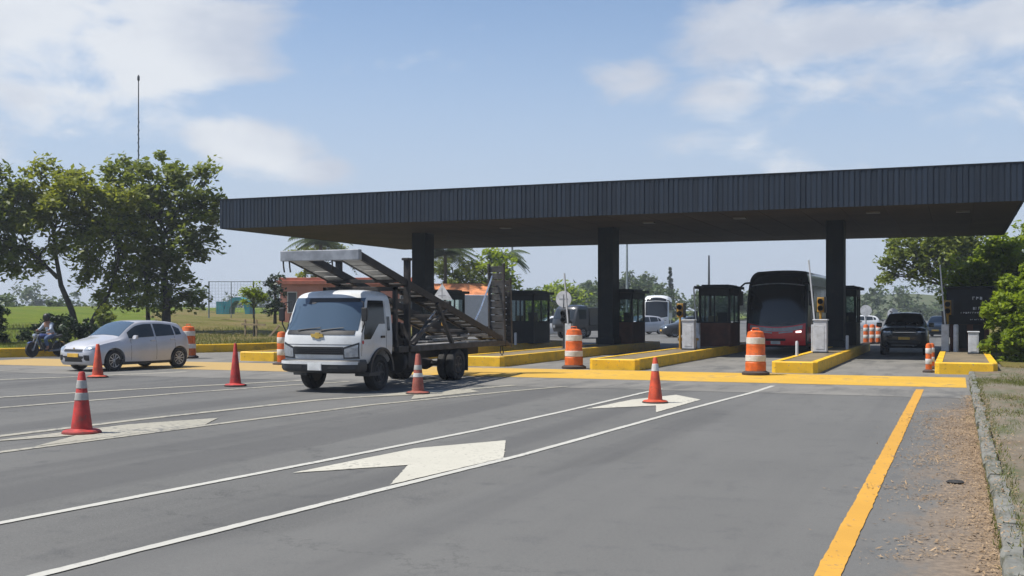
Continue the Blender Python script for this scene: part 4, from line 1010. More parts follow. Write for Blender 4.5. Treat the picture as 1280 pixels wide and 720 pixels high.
for sd in (-1,1): MB().bx(sd*.75-.12,sd*.75+.12,8.545,8.58,.82,.92).build('tail_light', M['red_lens'], truck)
ch = MB().tube([(.86,8.45,.80),(.88,8.5,.60),(.84,8.5,.52),(.80,8.45,.60),(.82,8.45,.78)], .018, 6); ch.build('hook', M['carrier_dark'], truck, smooth=50)

# ---- motorcycle and rider
mc = thing('motorcycle', 'small blue motorcycle with its rider beside the left yellow kerb', 'motorcycle', (-33.42,33.25,.006), math.radians(-5))
def bike_wheel(y):
    t = MB().lathe([(.24,-.035),(.285,-.05),(.30,0),(.285,.05),(.24,.035)], 28, (0,0,0), 'x').build('wheel', M['rubber'], mc, smooth=40); t.location = (0,y,.30)
    m = MB().lathe([(.245,-.03),(.245,.03),(.22,.03),(.22,-.03)], 28, (0,0,0), 'x')
    for i in range(6):
        a = PI*2*i/6; m.bar((0,math.cos(a)*.04,math.sin(a)*.04),(0,math.cos(a)*.23,math.sin(a)*.23),.02,.03)
    m.lathe([(.05,-.06),(.05,.06)], 12, (0,0,0), 'x'); m.build('rim', M['grey_metal'], t, smooth=40)
bike_wheel(-.66); bike_wheel(.62)
f = MB()
for sd in (-1,1): f.tube([(sd*.08,-.66,.30),(sd*.08,-.42,.90)], .026, 8)
f.build('fork', M['grey_metal'], mc, smooth=40)
MB().tube([(-.36,-.22,1.02),(-.2,-.36,1.0),(0,-.40,.96),(.2,-.36,1.0),(.36,-.22,1.02)], .015, 8).build('handlebar', M['black'], mc, smooth=50)
MB().lathe([(.02,-.10),(.085,-.06),(.095,.03),(.07,.08)], 16, (0,-.52,.84), 'y').build('headlamp', M['lamp'], mc, smooth=40)
MB().loft([[(x*k,y,z+zz*k) for x,zz in ((-.11,-.05),(.11,-.05),(.13,.04),(.06,.11),(-.06,.11),(-.13,.04))] for y,z,k in ((-.36,.80,.55),(-.25,.82,1),(0,.80,1),(.12,.77,.6))]).build('fuel_tank', M['bike_blue'], mc, smooth=50)
MB().loft([[(x*k,y,z+zz) for x,zz in ((-.12,-.03),(.12,-.03),(.13,.03),(.07,.06),(-.07,.06),(-.13,.03))] for y,z,k in ((.05,.75,.6),(.2,.75,1),(.5,.79,1),(.72,.83,.7))]).build('seat', M['black'], mc, smooth=50)
MB().bx(-.14,.14,-.2,.2,.28,.58).build('engine', M['dark_metal'], mc, bevel=.04)
fr = MB().tube([(0,-.40,.84),(0,-.22,.40),(0,.2,.30),(0,.42,.62),(0,.2,.72),(0,-.38,.80)], .025, 8)
for sd in (-1,1): fr.tube([(sd*.1,.2,.35),(sd*.1,.62,.30)], .02, 8).tube([(sd*.12,.62,.32),(sd*.11,.52,.74)], .022, 8)
fr.build('bike_frame', M['dark_metal'], mc, smooth=50)
MB().tube([(.13,-.15,.35),(.15,.0,.24),(.16,.5,.27),(.16,.85,.38)], [.022,.03,.04,.045], 10).build('exhaust', M['grey_metal'], mc, smooth=50)
gd = MB().loft([[(x,-.66-.33*math.cos(a),.30+.33*math.sin(a)) for x in (-.06,.06)]+[(x,-.66-.315*math.cos(a),.30+.315*math.sin(a)) for x in (.06,-.06)] for a in np.linspace(.9,2.6,9)]); gd.build('mudguard', M['bike_blue'], mc, smooth=40); gd = MB().loft([[(x,.62-.34*math.cos(a),.30+.34*math.sin(a)) for x in (-.07,.07)]+[(x,.62-.325*math.cos(a),.30+.325*math.sin(a)) for x in (.07,-.07)] for a in np.linspace(.9,2.5,9)])
gd.build('mudguard', M['bike_blue'], mc, smooth=40)

def skin(name, verts, edges, radii, m, parent, root=0, lv=2):
    me = bpy.data.meshes.new(name); me.from_pydata(verts, edges, []); me.update()
    o = bpy.data.objects.new(name, me); COL.objects.link(o)
    md = o.modifiers.new('s', 'SKIN'); md.use_smooth_shade = True
    for i, r in enumerate(radii):
        d = me.skin_vertices[0].data[i]; d.radius = (r, r) if not isinstance(r, tuple) else r; d.use_root = (i == root)
    sb = o.modifiers.new('b', 'SUBSURF'); sb.levels = lv; sb.render_levels = lv
    bpy.context.view_layer.update(); dg = bpy.context.evaluated_depsgraph_get()
    nm = bpy.data.meshes.new_from_object(o.evaluated_get(dg)); nm.name = name
    nm.polygons.foreach_set('use_smooth', [True]*len(nm.polygons)); nm.materials.clear(); nm.materials.append(m)
    o.modifiers.clear(); o.data = nm
    if parent: o.parent = parent
    return o
rider = thing('person', 'person in a dark helmet and pale blue shirt seated on the motorcycle', 'person', (-33.42,33.25,.006), math.radians(-5))
V = [(0,.22,.84),(0,.20,1.00),(0,.13,1.20),(0,.08,1.33),(0,.04,1.43),(0,.03,1.52)]
E_ = [(0,1),(1,2),(2,3),(3,4),(4,5)]; R_ = [(.17,.14),(.16,.12),(.19,.13),(.12,.09),(.06,.06),(.07,.08)]
for sd in (-1,1):
    i = len(V)
    V += [(sd*.19,.10,1.30),(sd*.30,-.02,1.10),(sd*.34,-.20,1.03)]; R_ += [.072,.05,.038]; E_ += [(3,i),(i,i+1),(i+1,i+2)]
    i = len(V)
    V += [(sd*.15,.14,.82),(sd*.19,-.20,.74),(sd*.18,-.06,.36),(sd*.18,-.15,.28)]; R_ += [.10,.075,.05,.045]; E_ += [(0,i),(i,i+1),(i+1,i+2),(i+2,i+3)]
bd = skin('body', V, E_, R_, M['skin'], rider)
V2 = [(0,.22,.90),(0,.20,1.02),(0,.13,1.20),(0,.08,1.34)]; E2 = [(0,1),(1,2),(2,3)]; R2 = [(.185,.155),(.175,.135),(.20,.145),(.13,.10)]
for sd in (-1,1):
    i = len(V2); V2 += [(sd*.19,.10,1.30),(sd*.30,-.02,1.10),(sd*.33,-.13,1.05)]; R2 += [.085,.062,.052]; E2 += [(3,i),(i,i+1),(i+1,i+2)]
skin('shirt', V2, E2, R2, M['shirt'], rider, 1)
V3 = [(0,.22,.84),(0,.21,.92)]; E3 = [(0,1)]; R3 = [(.185,.15),(.17,.13)]
for sd in (-1,1):
    i = len(V3); V3 += [(sd*.15,.14,.82),(sd*.19,-.20,.74),(sd*.18,-.08,.42)]; R3 += [.112,.088,.065]; E3 += [(0,i),(i,i+1),(i+1,i+2)]
skin('trousers', V3, E3, R3, M['denim'], rider)
MB().lathe([(.02,1.40),(.10,1.42),(.135,1.50),(.140,1.57),(.12,1.66),(.07,1.71),(.005,1.725)], 20, (0,.02,0)).build('helmet', M['black'], rider, smooth=50)
def visor():
    def F(u,v):
        a = -1.0+2.0*u; r_ = .142; return (r_*math.sin(a), .02-r_*math.cos(a), 1.52+.09*v), (math.sin(a),-math.cos(a),0)
    MB().slab(F, 10, 2, .006, .01).build('visor', M['glass'], rider, smooth=50)
visor()
for sd in (-1,1):
    MB().loft([[(sd*.18+x*k,y,z+zz) for x,zz in ((-.045,-.03),(.045,-.03),(.04,.04),(-.04,.04))] for y,z,k in ((-.01,.27,.8),(-.10,.27,1),(-.22,.255,.7))]).build('shoe', M['black'], rider, smooth=50)

# ---- far traffic beyond the toll lanes
hatch('small distant silver car angled in front of the white coach', (-23.9,86.5,.01), math.radians(-40), 'silver', False, name='distant_car')
hatch('pale distant car partly behind the black signal with the round sign', (-27.4,75.2,.01), math.radians(-62), 'white_car', False, name='distant_car')
hatch('dark distant car half hidden by the yellow signal post, near the white coach', (-17.9,77.5,.01), math.radians(-62), 'dark_car', False, name='distant_car')
hatch('far pale car behind the orange posts left of the pickup', (-9.0,112,.01), math.radians(-70), 'white_car', False, name='distant_car')
hatch('far blue grey car seen between the pickup and the lettered kiosk', (-1.2,86,.01), math.radians(-8), 'blue_grey_car', False, name='distant_car')
def box_truck(label, loc, rz, cabcol, boxcol, L_=5.2, H=2.9, hw=1.05):
    t = thing('box_truck', label, 'truck', loc, rz)
    K = Tower([(.45,.1,.9,.1,1.7),(.9,0,1.0,.15,1.7),(1.3,.08,1.0,.16,1.7),(2.0,.38,.93,.17,1.7),(2.2,.55,.85,.2,1.65),(2.28,.9,.5,.2,1.5)])
    K.body('cab', M[cabcol], t, n=20)
    K.front('windscreen', M['glass'], t, -.84, .84, lambda x: 1.32, lambda x: 1.98)
    K.front('grille', M['black'], t, -.6, .6, lambda x: .7, lambda x: .95)
    K.front('headlight', M['lamp'], t, .62, .9, lambda x: .72, lambda x: .9, mirror=True, nu=4)
    K.side('door_window', M['glass'], t, lambda y: 1.3, lambda y: 1.95, .6, 1.4)
    MB().bx(-hw,hw,1.85,1.85+L_,.85,H).build('cargo_box', M[boxcol], t, bevel=.04)
    MB().bx(-.9,.9,.6,1.85+L_,.5,.82).build('chassis', M['black'], t)
    for y in (1.1,1.85+L_*.75):
        for sd in (-1,1): wheel(t, sd*.88, y, .40, .24, rim='grey_metal', rr=.55, spokes=6)
    return t
box_truck('distant truck with a plain white cargo box behind the tail of the car carrier', (-31.4,62.6,.01), math.radians(-32), 'white_car', 'white_car')
box_truck('distant dark van truck with pale roof just left of the middle roof column', (-24.8,70.0,.01), math.radians(-20), 'dark_car', 'dark_car', 2.6, 2.1, .95)

# ------------------------------------------------------------------ vegetation
def leaf_mesh(name, centres, spread, per, size, m, squash=.8, droop=0, aspect=1.7):
    """many small leaf-sized quads scattered round twig ends"""
    C = np.asarray(centres, float); n = len(C)*per
    c = np.repeat(C, per, 0)
    sp = np.repeat(np.asarray(spread if np.ndim(spread) else [spread]*len(C), float), per)[:,None]
    d = rng.normal(size=(n,3)); d /= np.linalg.norm(d, axis=1)[:,None]
    p = c + d*(rng.random((n,1))**.5)*sp*np.array([1,1,squash])
    nn = rng.normal(size=(n,3)); nn[:,2] = np.abs(nn[:,2])+.75; nn /= np.linalg.norm(nn, axis=1)[:,None]   # leaves turn their faces up to the light
    a = np.cross(nn, rng.normal(size=(n,3))); a[:,2] -= droop; a /= np.linalg.norm(a, axis=1)[:,None]
    b = np.cross(nn, a); b /= np.linalg.norm(b, axis=1)[:,None]
    s = (size*(.6+.8*rng.random((n,1))))
    A, B = a*s*aspect/2, b*s/2
    v = np.empty((n,4,3)); v[:,0] = p-A; v[:,1] = p+B*.9; v[:,2] = p+A; v[:,3] = p-B*.9
    me = bpy.data.meshes.new(name); me.vertices.add(n*4); me.vertices.foreach_set('co', v.ravel())
    me.loops.add(n*4); me.loops.foreach_set('vertex_index', np.arange(n*4)); me.polygons.add(n)
    me.polygons.foreach_set('loop_start', np.arange(n)*4); me.polygons.foreach_set('loop_total', np.full(n,4))
    me.update(calc_edges=True); me.materials.append(m); return me
def crown_points(blobs, density):
    """twig ends near the shells of several overlapping lobes"""
    out = []
    for x,y,z,rx,ry,rz in blobs:
        k = max(6, int(density*(rx*ry+ry*rz+rx*rz)))
        d = rng.normal(size=(k,3)); d /= np.linalg.norm(d, axis=1)[:,None]
        r = .45+.6*rng.random((k,1))**.7
        out.append(np.array([x,y,z]) + d*r*np.array([rx,ry,rz]))
    return np.concatenate(out)
def limb(b, p, q, r0, r1, n=5, wob=.12):
    p = Vector(p); q = Vector(q); l = (q-p).length; pts = []; rad = []
    for i in range(n+1):
        t = i/n; w = l*wob*math.sin(PI*t)*.5
        pts.append(p.lerp(q, t)+Vector((random.uniform(-w,w), random.uniform(-w,w), l*.05*math.sin(PI*t)))); rad.append(r0+(r1-r0)*t)
    b.tube(pts, rad, 8); return pts
def tree(name, label, loc, stems, blobs, m, density=2.2, per=26, spread=.55, size=.26, cat='tree', group=None, rz=0, twigs=True, droop=0):
    """stems: list of (polyline points, base radius); blobs local"""
    t = thing(name, label, cat, loc, rz, group)
    b = MB(); ends = []
    for pts, r in stems:
        k = len(pts); rad = [r*(1-.6*i/(k-1)) for i in range(k)]
        rad[0] = r*1.25; b.tube(pts, rad, 10); ends.append((Vector(pts[-1]), rad[-1], Vector(pts[-2])))
    C = crown_points(blobs, density)
    if twigs:
        for bl in blobs:
            c = Vector(bl[:3]); e = min(ends, key=lambda q: (q[0]-c).length)
            st = e[0].lerp(e[2], random.random()*.5)
            pts = limb(b, st, c, e[1]*.75, e[1]*.3)
            for i in range(5):
                d = Vector((random.uniform(-1,1)*bl[3], random.uniform(-1,1)*bl[4], random.uniform(-.5,.9)*bl[5]))*.8
                limb(b, pts[random.randint(2,5)], c+d, e[1]*.30, .015, 4)
    b.build('trunk', M['bark'], t, smooth=50)
    sp = spread*(.6+.8*rng.random(len(C)))
    me = leaf_mesh('crown', C, sp, per, size, M[m], droop=droop)
    o = bpy.data.objects.new('crown', me); COL.objects.link(o); o.parent = t
    return t
th = .386; CT_, ST_ = math.cos(th), math.sin(th); RIGHT = Vector((CT_, ST_, 0)); AWAY = Vector((-ST_, CT_, 0))
def lobe(u, a, z, r, rz=None, ra=None):
    """lobe at u metres to the side, a metres deeper (seen from the plaza), centre height z"""
    p = RIGHT*u + AWAY*a
    return (p.x, p.y, z, r, ra or r, rz or r*.8)
def pt(u, a, z): p = RIGHT*u + AWAY*a; return (p.x, p.y, z)

# the leaning plaza tree on the left (two stems), its round neighbour, and the one cut by the frame's edge
tree('broadleaf_tree', 'airy olive green tree with two leaning stems behind the motorcycle', (-44.6,46.6,.65),
     [([pt(0,0,-.3),pt(-.3,0,1.2),pt(-.9,0,2.6),pt(-1.3,.3,4.2),pt(-1.5,.4,6.0)],.19), ([pt(.35,.2,-.3),pt(.9,.2,1.0),pt(1.7,.1,2.2),pt(2.3,-.2,3.9),pt(2.2,-.1,5.5)],.13), ([pt(-1.1,.1,3.0),pt(-2.6,-.2,4.6),pt(-3.2,-.5,6.2)],.10)],
     [lobe(-3.0,0,7.1,1.35),lobe(-1.4,.6,7.9,1.4),lobe(-.2,-.6,7.5,1.5),lobe(1.0,.4,7.0,1.4),lobe(-3.8,-.2,5.7,1.1,.7),lobe(-2.0,-.8,5.8,1.1,.7),lobe(-.1,.8,6.0,1.2,.8),lobe(1.9,.2,5.6,1.1,.8),lobe(.9,-.8,4.6,.9,.6),lobe(-2.9,.4,4.5,.9,.5),lobe(2.6,.3,4.2,.8,.6),lobe(-1.4,.3,4.6,.7,.4),lobe(-2.2,.5,8.9,.8,.6),lobe(-4.3,.1,7.3,.9,.8),lobe(.3,.3,8.5,.7,.6),lobe(-1.5,-.3,6.8,1.3,1.0),lobe(.6,-.3,5.6,1.1,.8),lobe(1.3,.2,3.6,.8,.5),lobe(-3.3,.2,3.4,.8,.5),lobe(.3,.3,3.0,.6,.4),lobe(2.2,.3,3.0,1.0,.8),lobe(3.0,.2,2.0,1.0,.8),lobe(1.6,.5,2.0,.8,.6),lobe(-.6,.2,5.0,1.1,.6),lobe(2.9,.2,5.2,1.0,.9),lobe(-2.3,.1,3.6,.6,.35),lobe(-4.2,.2,4.4,.7,.5),lobe(.2,.1,3.9,.6,.35),lobe(2.5,-.2,7.4,1.0,.8)],
     'leaf_a', 5.6, 32, .60, .19)
tree('broadleaf_tree', 'dense dark rounded tree standing behind the roof of the silver hatchback', (-42.0,50.4,.85),
     [([pt(.2,0,-.3),pt(.25,0,1.5),pt(.1,.1,3.2),pt(0,0,5.5)],.24), ([pt(-.9,.4,-.3),pt(-1.0,.4,1.5),pt(-1.1,.2,3.6)],.13)],
     [lobe(-1.9,0,8.0,1.7,1.5),lobe(-.2,.4,8.6,1.5,1.3),lobe(1.5,-.3,7.8,1.5,1.3),lobe(-.6,-1.0,6.5,1.9,1.5),lobe(1.8,.3,6.2,1.5,1.3),lobe(-2.2,.2,5.7,1.3,1.2),lobe(.8,-.9,4.9,1.7,1.2),lobe(2.3,-.2,4.7,1.0,.8),lobe(-1.2,-.4,4.2,1.2,.8),lobe(.2,.2,3.5,1.2,.8),lobe(-2.6,.3,9.2,.7,.6),lobe(2.9,.2,6.9,.9,.9),lobe(-.3,.3,7.3,1.6,1.3),lobe(2.6,0,8.9,.7,.6),lobe(-3.0,.1,7.0,.9,.8),lobe(-.9,.2,2.6,1.0,.8),lobe(.9,.2,2.5,1.1,.8),lobe(-.3,.3,1.5,1.0,.7),lobe(1.5,.3,1.6,.8,.6),lobe(-1.8,.3,3.2,.9,.7)],
     'leaf_b', 4.6, 34, .60, .20)
tree('broadleaf_tree', 'dark leafy tree at the far left edge of the photo above the clipped hedge', (-48.2,44.0,.6),
     [([pt(-.4,0,-.3),pt(-.5,0,2),pt(-.2,0,4.5),pt(0,0,6)],.26)],
     [lobe(-1.3,0,8.4,1.7,1.4),lobe(.7,0,7.2,1.3,1.0),lobe(.4,-.3,5.8,1.2,1.0),lobe(-1.2,-.4,6.6,1.6),lobe(1.0,.2,4.6,1.0,.8),lobe(-.6,-.8,5.2,1.5,1.0),lobe(-1.0,0,3.6,1.2,.8),lobe(1.5,.2,7.9,.8,.6),lobe(.2,0,9.0,.8,.6),lobe(1.9,.1,6.4,.8,.7),lobe(-.2,.1,4.2,1.2,.9)],
     'leaf_b', 4.2, 32, .6, .20)
def shrub(label, loc, blobs, m, density=15, per=44, spread=.22, size=.10, cat='shrub', name='shrub', group=None, stem=.03):
    t = thing(name, label, cat, loc, 0, group)
    b = MB()
    for bl in blobs: limb(b, (bl[0]*.5,bl[1]*.5,-.05), bl[:3], stem, .012, 4)
    b.build('stem', M['bark'], t)
    C = crown_points(blobs, density)
    o = bpy.data.objects.new('foliage', leaf_mesh('foliage', C, spread, per, size, M[m])); COL.objects.link(o); o.parent = t
    return t
shrub('low dark spreading bush behind the motorcycle rider', (-35.9,36.0,.28), [lobe(-.7,0,.55,.65,.5),lobe(0,.2,.85,.8,.65),lobe(.8,0,.8,.75,.6),lobe(1.5,.2,.6,.65,.5),lobe(2.1,.1,.5,.6,.45)], 'leaf_d')
shrub('tall clipped dark hedge column at the left edge of the photo', (-37.6,34.4,.28), [lobe(0,0,k,.62,.4) for k in (.3,.8,1.3,1.75)], 'leaf_d', name='hedge', cat='hedge')
shrub('small clipped square bush below the leaning tree, behind the silver hatchback', (-41.7,45.6,.75), [lobe(-.15,0,k,.38,.35) for k in (.3,.75,1.05)]+[lobe(.2,0,k,.36,.3) for k in (.35,.8)], 'leaf_b')
tree('young_tree', 'small yellow green young tree on a thin trunk on the dry grass bank', (-34.5,48.6,.5), [([pt(0,0,-.2),pt(.02,0,.8),pt(0,0,1.6)],.06)], [lobe(-.25,0,2.0,.52,.42),lobe(.25,.1,2.1,.5,.42),lobe(0,-.1,2.35,.45,.35)], 'leaf_c', 16, 34, .25, .10)
tree('cypress_tree', 'dark narrow conifer left of the red brick building', (-43.0,63.0,1.2), [([pt(0,0,-.2),pt(0,0,1.5),pt(0,0,3)],.10)], [lobe(0,0,.8,.75,.6),lobe(.1,0,1.5,.85,.7),lobe(-.05,0,2.2,.7,.6),lobe(0,0,2.8,.45,.45)], 'leaf_d', 7, 26, .3, .15)
# right-hand side
shrub('dense rounded green hedge bush right of the lettered kiosk', (2.05,41.6,.05), [lobe(-.3,0,.55,1.05,.7),lobe(.9,-.2,.7,1.1,.8),lobe(-.25,.2,1.5,1.0,.8),lobe(.9,0,1.8,1.1,.9),lobe(.0,.3,2.3,.85,.65),lobe(1.0,.1,2.8,.95,.7),lobe(2.1,.2,1.6,1.1,1.2),lobe(.2,-.3,.9,.9,.8),lobe(.3,-.2,2.0,.9,.8)], 'leaf_e', 16, 62, .24, .105, name='hedge_bush', cat='bush')
tree('broadleaf_tree', 'bright yellow green tree behind the lettered kiosk', (1.7,60.5,.1), [([pt(.6,0,-.2),pt(.5,0,1.8),pt(.3,0,3)],.18)],
     [lobe(-1.6,0,2.6,1.0,.8),lobe(-.6,.3,3.5,1.2,.9),lobe(.6,-.4,4.2,1.4,1.0),lobe(1.8,0,4.9,1.5,1.1),lobe(1.4,.5,3.2,1.3,1.0),lobe(.0,-.5,2.2,1.2,.9),lobe(3.0,0,4.2,1.4,1.3),lobe(3.0,.2,2.4,1.4,1.2),lobe(-1.3,.2,1.6,.9,.7),lobe(1.5,-.3,1.5,1.3,1.0),lobe(-.9,0,2.8,1.2,.9),lobe(.8,0,2.9,1.3,1.0),lobe(-1.9,0,3.6,.9,.7),lobe(2.6,0,5.6,1.3,1.0),lobe(.2,.2,4.6,1.2,.9),lobe(1.9,.3,4.0,1.5,1.1)], 'leaf_c', 8.0, 40, .44, .16)
tree('broadleaf_tree', 'large olive tree with drooping branches under the right end of the roof', (-1.9,84.0,.1), [([pt(1.8,0,-.2),pt(1.5,0,2.5),pt(.8,0,4.2)],.3)],
     [lobe(-2.2,0,5.4,1.2,.8),lobe(-1.4,.5,6.5,1.5,1.0),lobe(.3,0,7.0,1.8,1.2),lobe(2.2,.3,7.2,2.0,1.3),lobe(.6,-.8,5.4,1.6,1.0),lobe(2.6,-.3,5.4,1.7,1.1),lobe(-2.7,.3,4.3,1.0,.6),lobe(-.6,.2,4.6,1.2,.7),lobe(4.0,.2,6.0,1.8,1.6),lobe(3.6,.4,3.8,1.6,1.3),lobe(1.2,0,6.2,1.6,1.2),lobe(-1.2,0,5.7,1.3,.9)], 'leaf_b', 4.2, 32, .62, .21)
tree('broadleaf_tree', 'tall leafy tree reaching in at the right frame edge beside the roof end', (5.62,45.5,.2), [([pt(1.0,0,-.2),pt(.8,0,2.5),pt(.2,0,5)],.25)],
     [lobe(-1.15,.2,4.15,.8,.8),lobe(-1.2,.1,5.2,.62,.6),lobe(-1.05,.1,6.1,.6,.6),lobe(-.85,.1,7.0,.55,.5),lobe(-.9,.3,5.6,.6,.6),lobe(0,.2,5.2,1.2,1.2),lobe(.6,.4,6.8,1.2,1.0),lobe(1.8,0,5.6,1.6,1.6),lobe(-.2,.1,3.4,1.2,.9),lobe(1.4,.4,3.2,1.4,1.1)], 'leaf_c', 6, 44, .40, .13)

# palms behind the roof
def palm(label, loc, h, n=26, L_=2.8, r=.18, lean=.3, group='palms behind the toll plaza'):
    t = thing('palm_tree', label, 'palm tree', loc, random.uniform(0,6), group)
    MB().tube([(0,0,-.2),(lean*.3,0,h*.4),(lean,0,h)], [r*1.3,r,r*.8], 10).build('trunk', M['bark'], t, smooth=50)
    b = MB()
    for k in range(n):
        a = 2*PI*k/n+random.uniform(-.2,.2); el = random.uniform(-.1,1.1); l = L_*random.uniform(.85,1.1)
        prev = None; dh = Vector((math.cos(a), math.sin(a), 0)); sd = Vector((-dh.y, dh.x, 0))
        P = []
        for i in range(12):
            s = i/11; P.append(Vector((lean,0,h)) + dh*l*(s*math.cos(el*(1-s*.5))) + Vector((0,0,l*(math.sin(el)*s - .75*s*s))))
        b.tube(P, [.03*(1-i/13) for i in range(12)], 4)
        for i in range(1,12):
            for q in (-1,1):
                for f in (0,.5):
                    o = P[i].lerp(P[i-1], f); wl = l*.26*math.sin(PI*min(1,.15+.8*(i-f)/11))+.12
                    tip = o+sd*q*wl*.8+dh*wl*.35+Vector((0,0,-wl*.55)); w = dh*.07
                    b.add([o-w,o+w,tip], [(0,1,2)])
    b.build('fronds', M['palm'], t, fix=False)
    return t
palm('palm behind the car carrier upper deck, above the brick building', (-55.8,89.0,1.2), 7.2, 24, 3.4)
palm('tall palm just right of the left roof column', (-43.6,91.0,1.2), 6.0, 28, 3.3)
palm('palm with drooping fronds beside the grey green lamp pole', (-41.4,101.0,1.2), 6.1, 24, 2.6)
tree('broadleaf_tree', 'yellow green tree between the two palms behind the truck tail', (-39.6,92.0,1.0), [([pt(0,0,-.2),pt(0,0,2.5),pt(0,0,4)],.2)], [lobe(-1.4,0,5.0,1.3,1.0),lobe(.2,.3,5.7,1.4,1.0),lobe(1.5,0,5.0,1.2,1.0),lobe(0,-.4,4.2,1.5,1.0),lobe(1.2,.2,3.4,1.2,.9),lobe(2.2,0,3.8,.9,.9)], 'leaf_c', 2.6, 22, .6, .27)
tree('broadleaf_tree', 'leafy green tree behind the palm above the brick building', (-57.5,92.0,1.0), [([pt(0,0,-.2),pt(0,0,2.5),pt(0,0,5)],.25)], [lobe(-1.6,0,6.4,1.3,.9),lobe(.2,.3,7.0,1.5,.9),lobe(1.8,0,6.3,1.3,.9),lobe(0,-.4,5.2,1.6,1.0),lobe(-.8,.2,4.0,1.4,.9)], 'leaf_a', 3.4, 26, .6, .24)
tree('broadleaf_tree', 'dark leafy tree behind the palm right of the left roof column', (-45.6,97.0,1.0), [([pt(0,0,-.2),pt(0,0,2.5),pt(0,0,4)],.25)], [lobe(-1.8,0,4.6,1.4,1.0),lobe(-.2,.3,5.4,1.5,1.0),lobe(1.5,0,4.8,1.4,1.0),lobe(0,-.4,3.8,1.8,1.0),lobe(2.6,0,3.6,1.2,.9)], 'leaf_b', 3.4, 26, .6, .24)
# distant single trees
tree('cypress_tree', 'tall pointed far conifer standing above the distant white coach', (-48.5,196.0,0), [([pt(0,0,0),pt(0,0,4),pt(0,0,9)],.2)], [lobe(0,0,1.2+k*.52,1.15*(1-k/17.5)+.06,.8) for k in range(17)], 'leaf_d', 8, 26, .26, .22)
def far_tree(label, u, D, h, wd, m='leaf_f', n=7):
    p = RIGHT*u + AWAY*D
    bl = [lobe(random.uniform(-.5,.5)*wd, random.uniform(-.3,.3)*wd, h*random.uniform(.45,.85), wd*random.uniform(.28,.42), h*.18) for _ in range(n)]+[lobe(0,0,h*.82,wd*.3,h*.17)]
    return tree('distant_tree', label, (p.x,p.y,0), [([(0,0,0),(0,0,h*.3),(0,0,h*.6)],.25)], bl, m, 1.4, 34, 1.0, .38, group='far trees beyond the toll plaza')
far_tree('far rounded tree between the middle roof column and the white coach', 20.6, 190, 8.6, 6.0)
far_tree('smaller far tree close right of the middle roof column', 17.2, 185, 7.8, 3.2)
far_tree('far tree left of the middle roof column, rising over the wood', 15.6, 210, 8.0, 5)
far_tree('far tree just right of the grey green lamp pole', 5.6, 150, 5.6, 6, 'leaf_c')
far_tree('far low tree right of the conifer, left of the black booth', 35.5, 180, 5.4, 8)

# far woods (nobody could count these)
def wood(name, label, segs, m='leaf_f', size=1.0):
    P = []; SP = []
    for (u0,a0,u1,a1,h0,h1,step) in segs:
        l = math.hypot(u1-u0, a1-a0); n = max(2, int(l/step))
        for i in range(n):
            t = (i+random.random())/n; h = (h0+(h1-h0)*t)*random.uniform(.75,1.12)
            u = u0+(u1-u0)*t+random.uniform(-1,1); a = a0+(a1-a0)*t+random.uniform(-6,6)
            for k in range(9):
                w = step*.9; z = h*random.uniform(.1,.95)
                p = RIGHT*(u+random.uniform(-w,w)*(1.1-z/h*.6)) + AWAY*(a+random.uniform(-w,w)); P.append((p.x,p.y,z)); SP.append(random.uniform(.9,1.9)*step*.32)
    o = bpy.data.objects.new(name, leaf_mesh(name, P, SP, 34, size, M[m], .8)); COL.objects.link(o)
    return tag(o, label, 'wood', None, 'stuff')
wood('far_wood', 'hazy green line of woodland along the horizon', [(-190,250,-40,270,7,8,4),(-40,270,4,260,7,8,4),(0,240,34,250,9,8.5,4),(34,255,100,255,6,6,4),(60,235,135,240,8,10.5,4),(100,170,150,190,8,11,4)], size=.62)
wood('near_wood', 'green belt of bushes behind the toll lanes on the left', [(-75,118,-48,125,3.6,4.2,2.6),(6,160,26,165,6.5,6.0,3),(-6,150,8,155,4.5,6,3)], size=.42)
# a low wooded ridge under the wood
rg = MB(); R_ = 40; rows_ = []
for i in range(R_+1):
    u = -420+1000*i/R_
    k = max(0, min(1, (u-60)/120))
    rows_.append([(RIGHT*u + AWAY*a).to_tuple()[:2]+((z*k if z > 0 else z)*(.7+.3*math.sin(i*.9)+.2*math.sin(i*2.3)),) for a,z in ((300,-.2),(340,6),(420,10.5),(520,12),(640,-.2))])
rg.loft(rows_, caps=False, closed=False); tag(rg.build('hills', M['land'], smooth=60), None, None, None, 'structure')

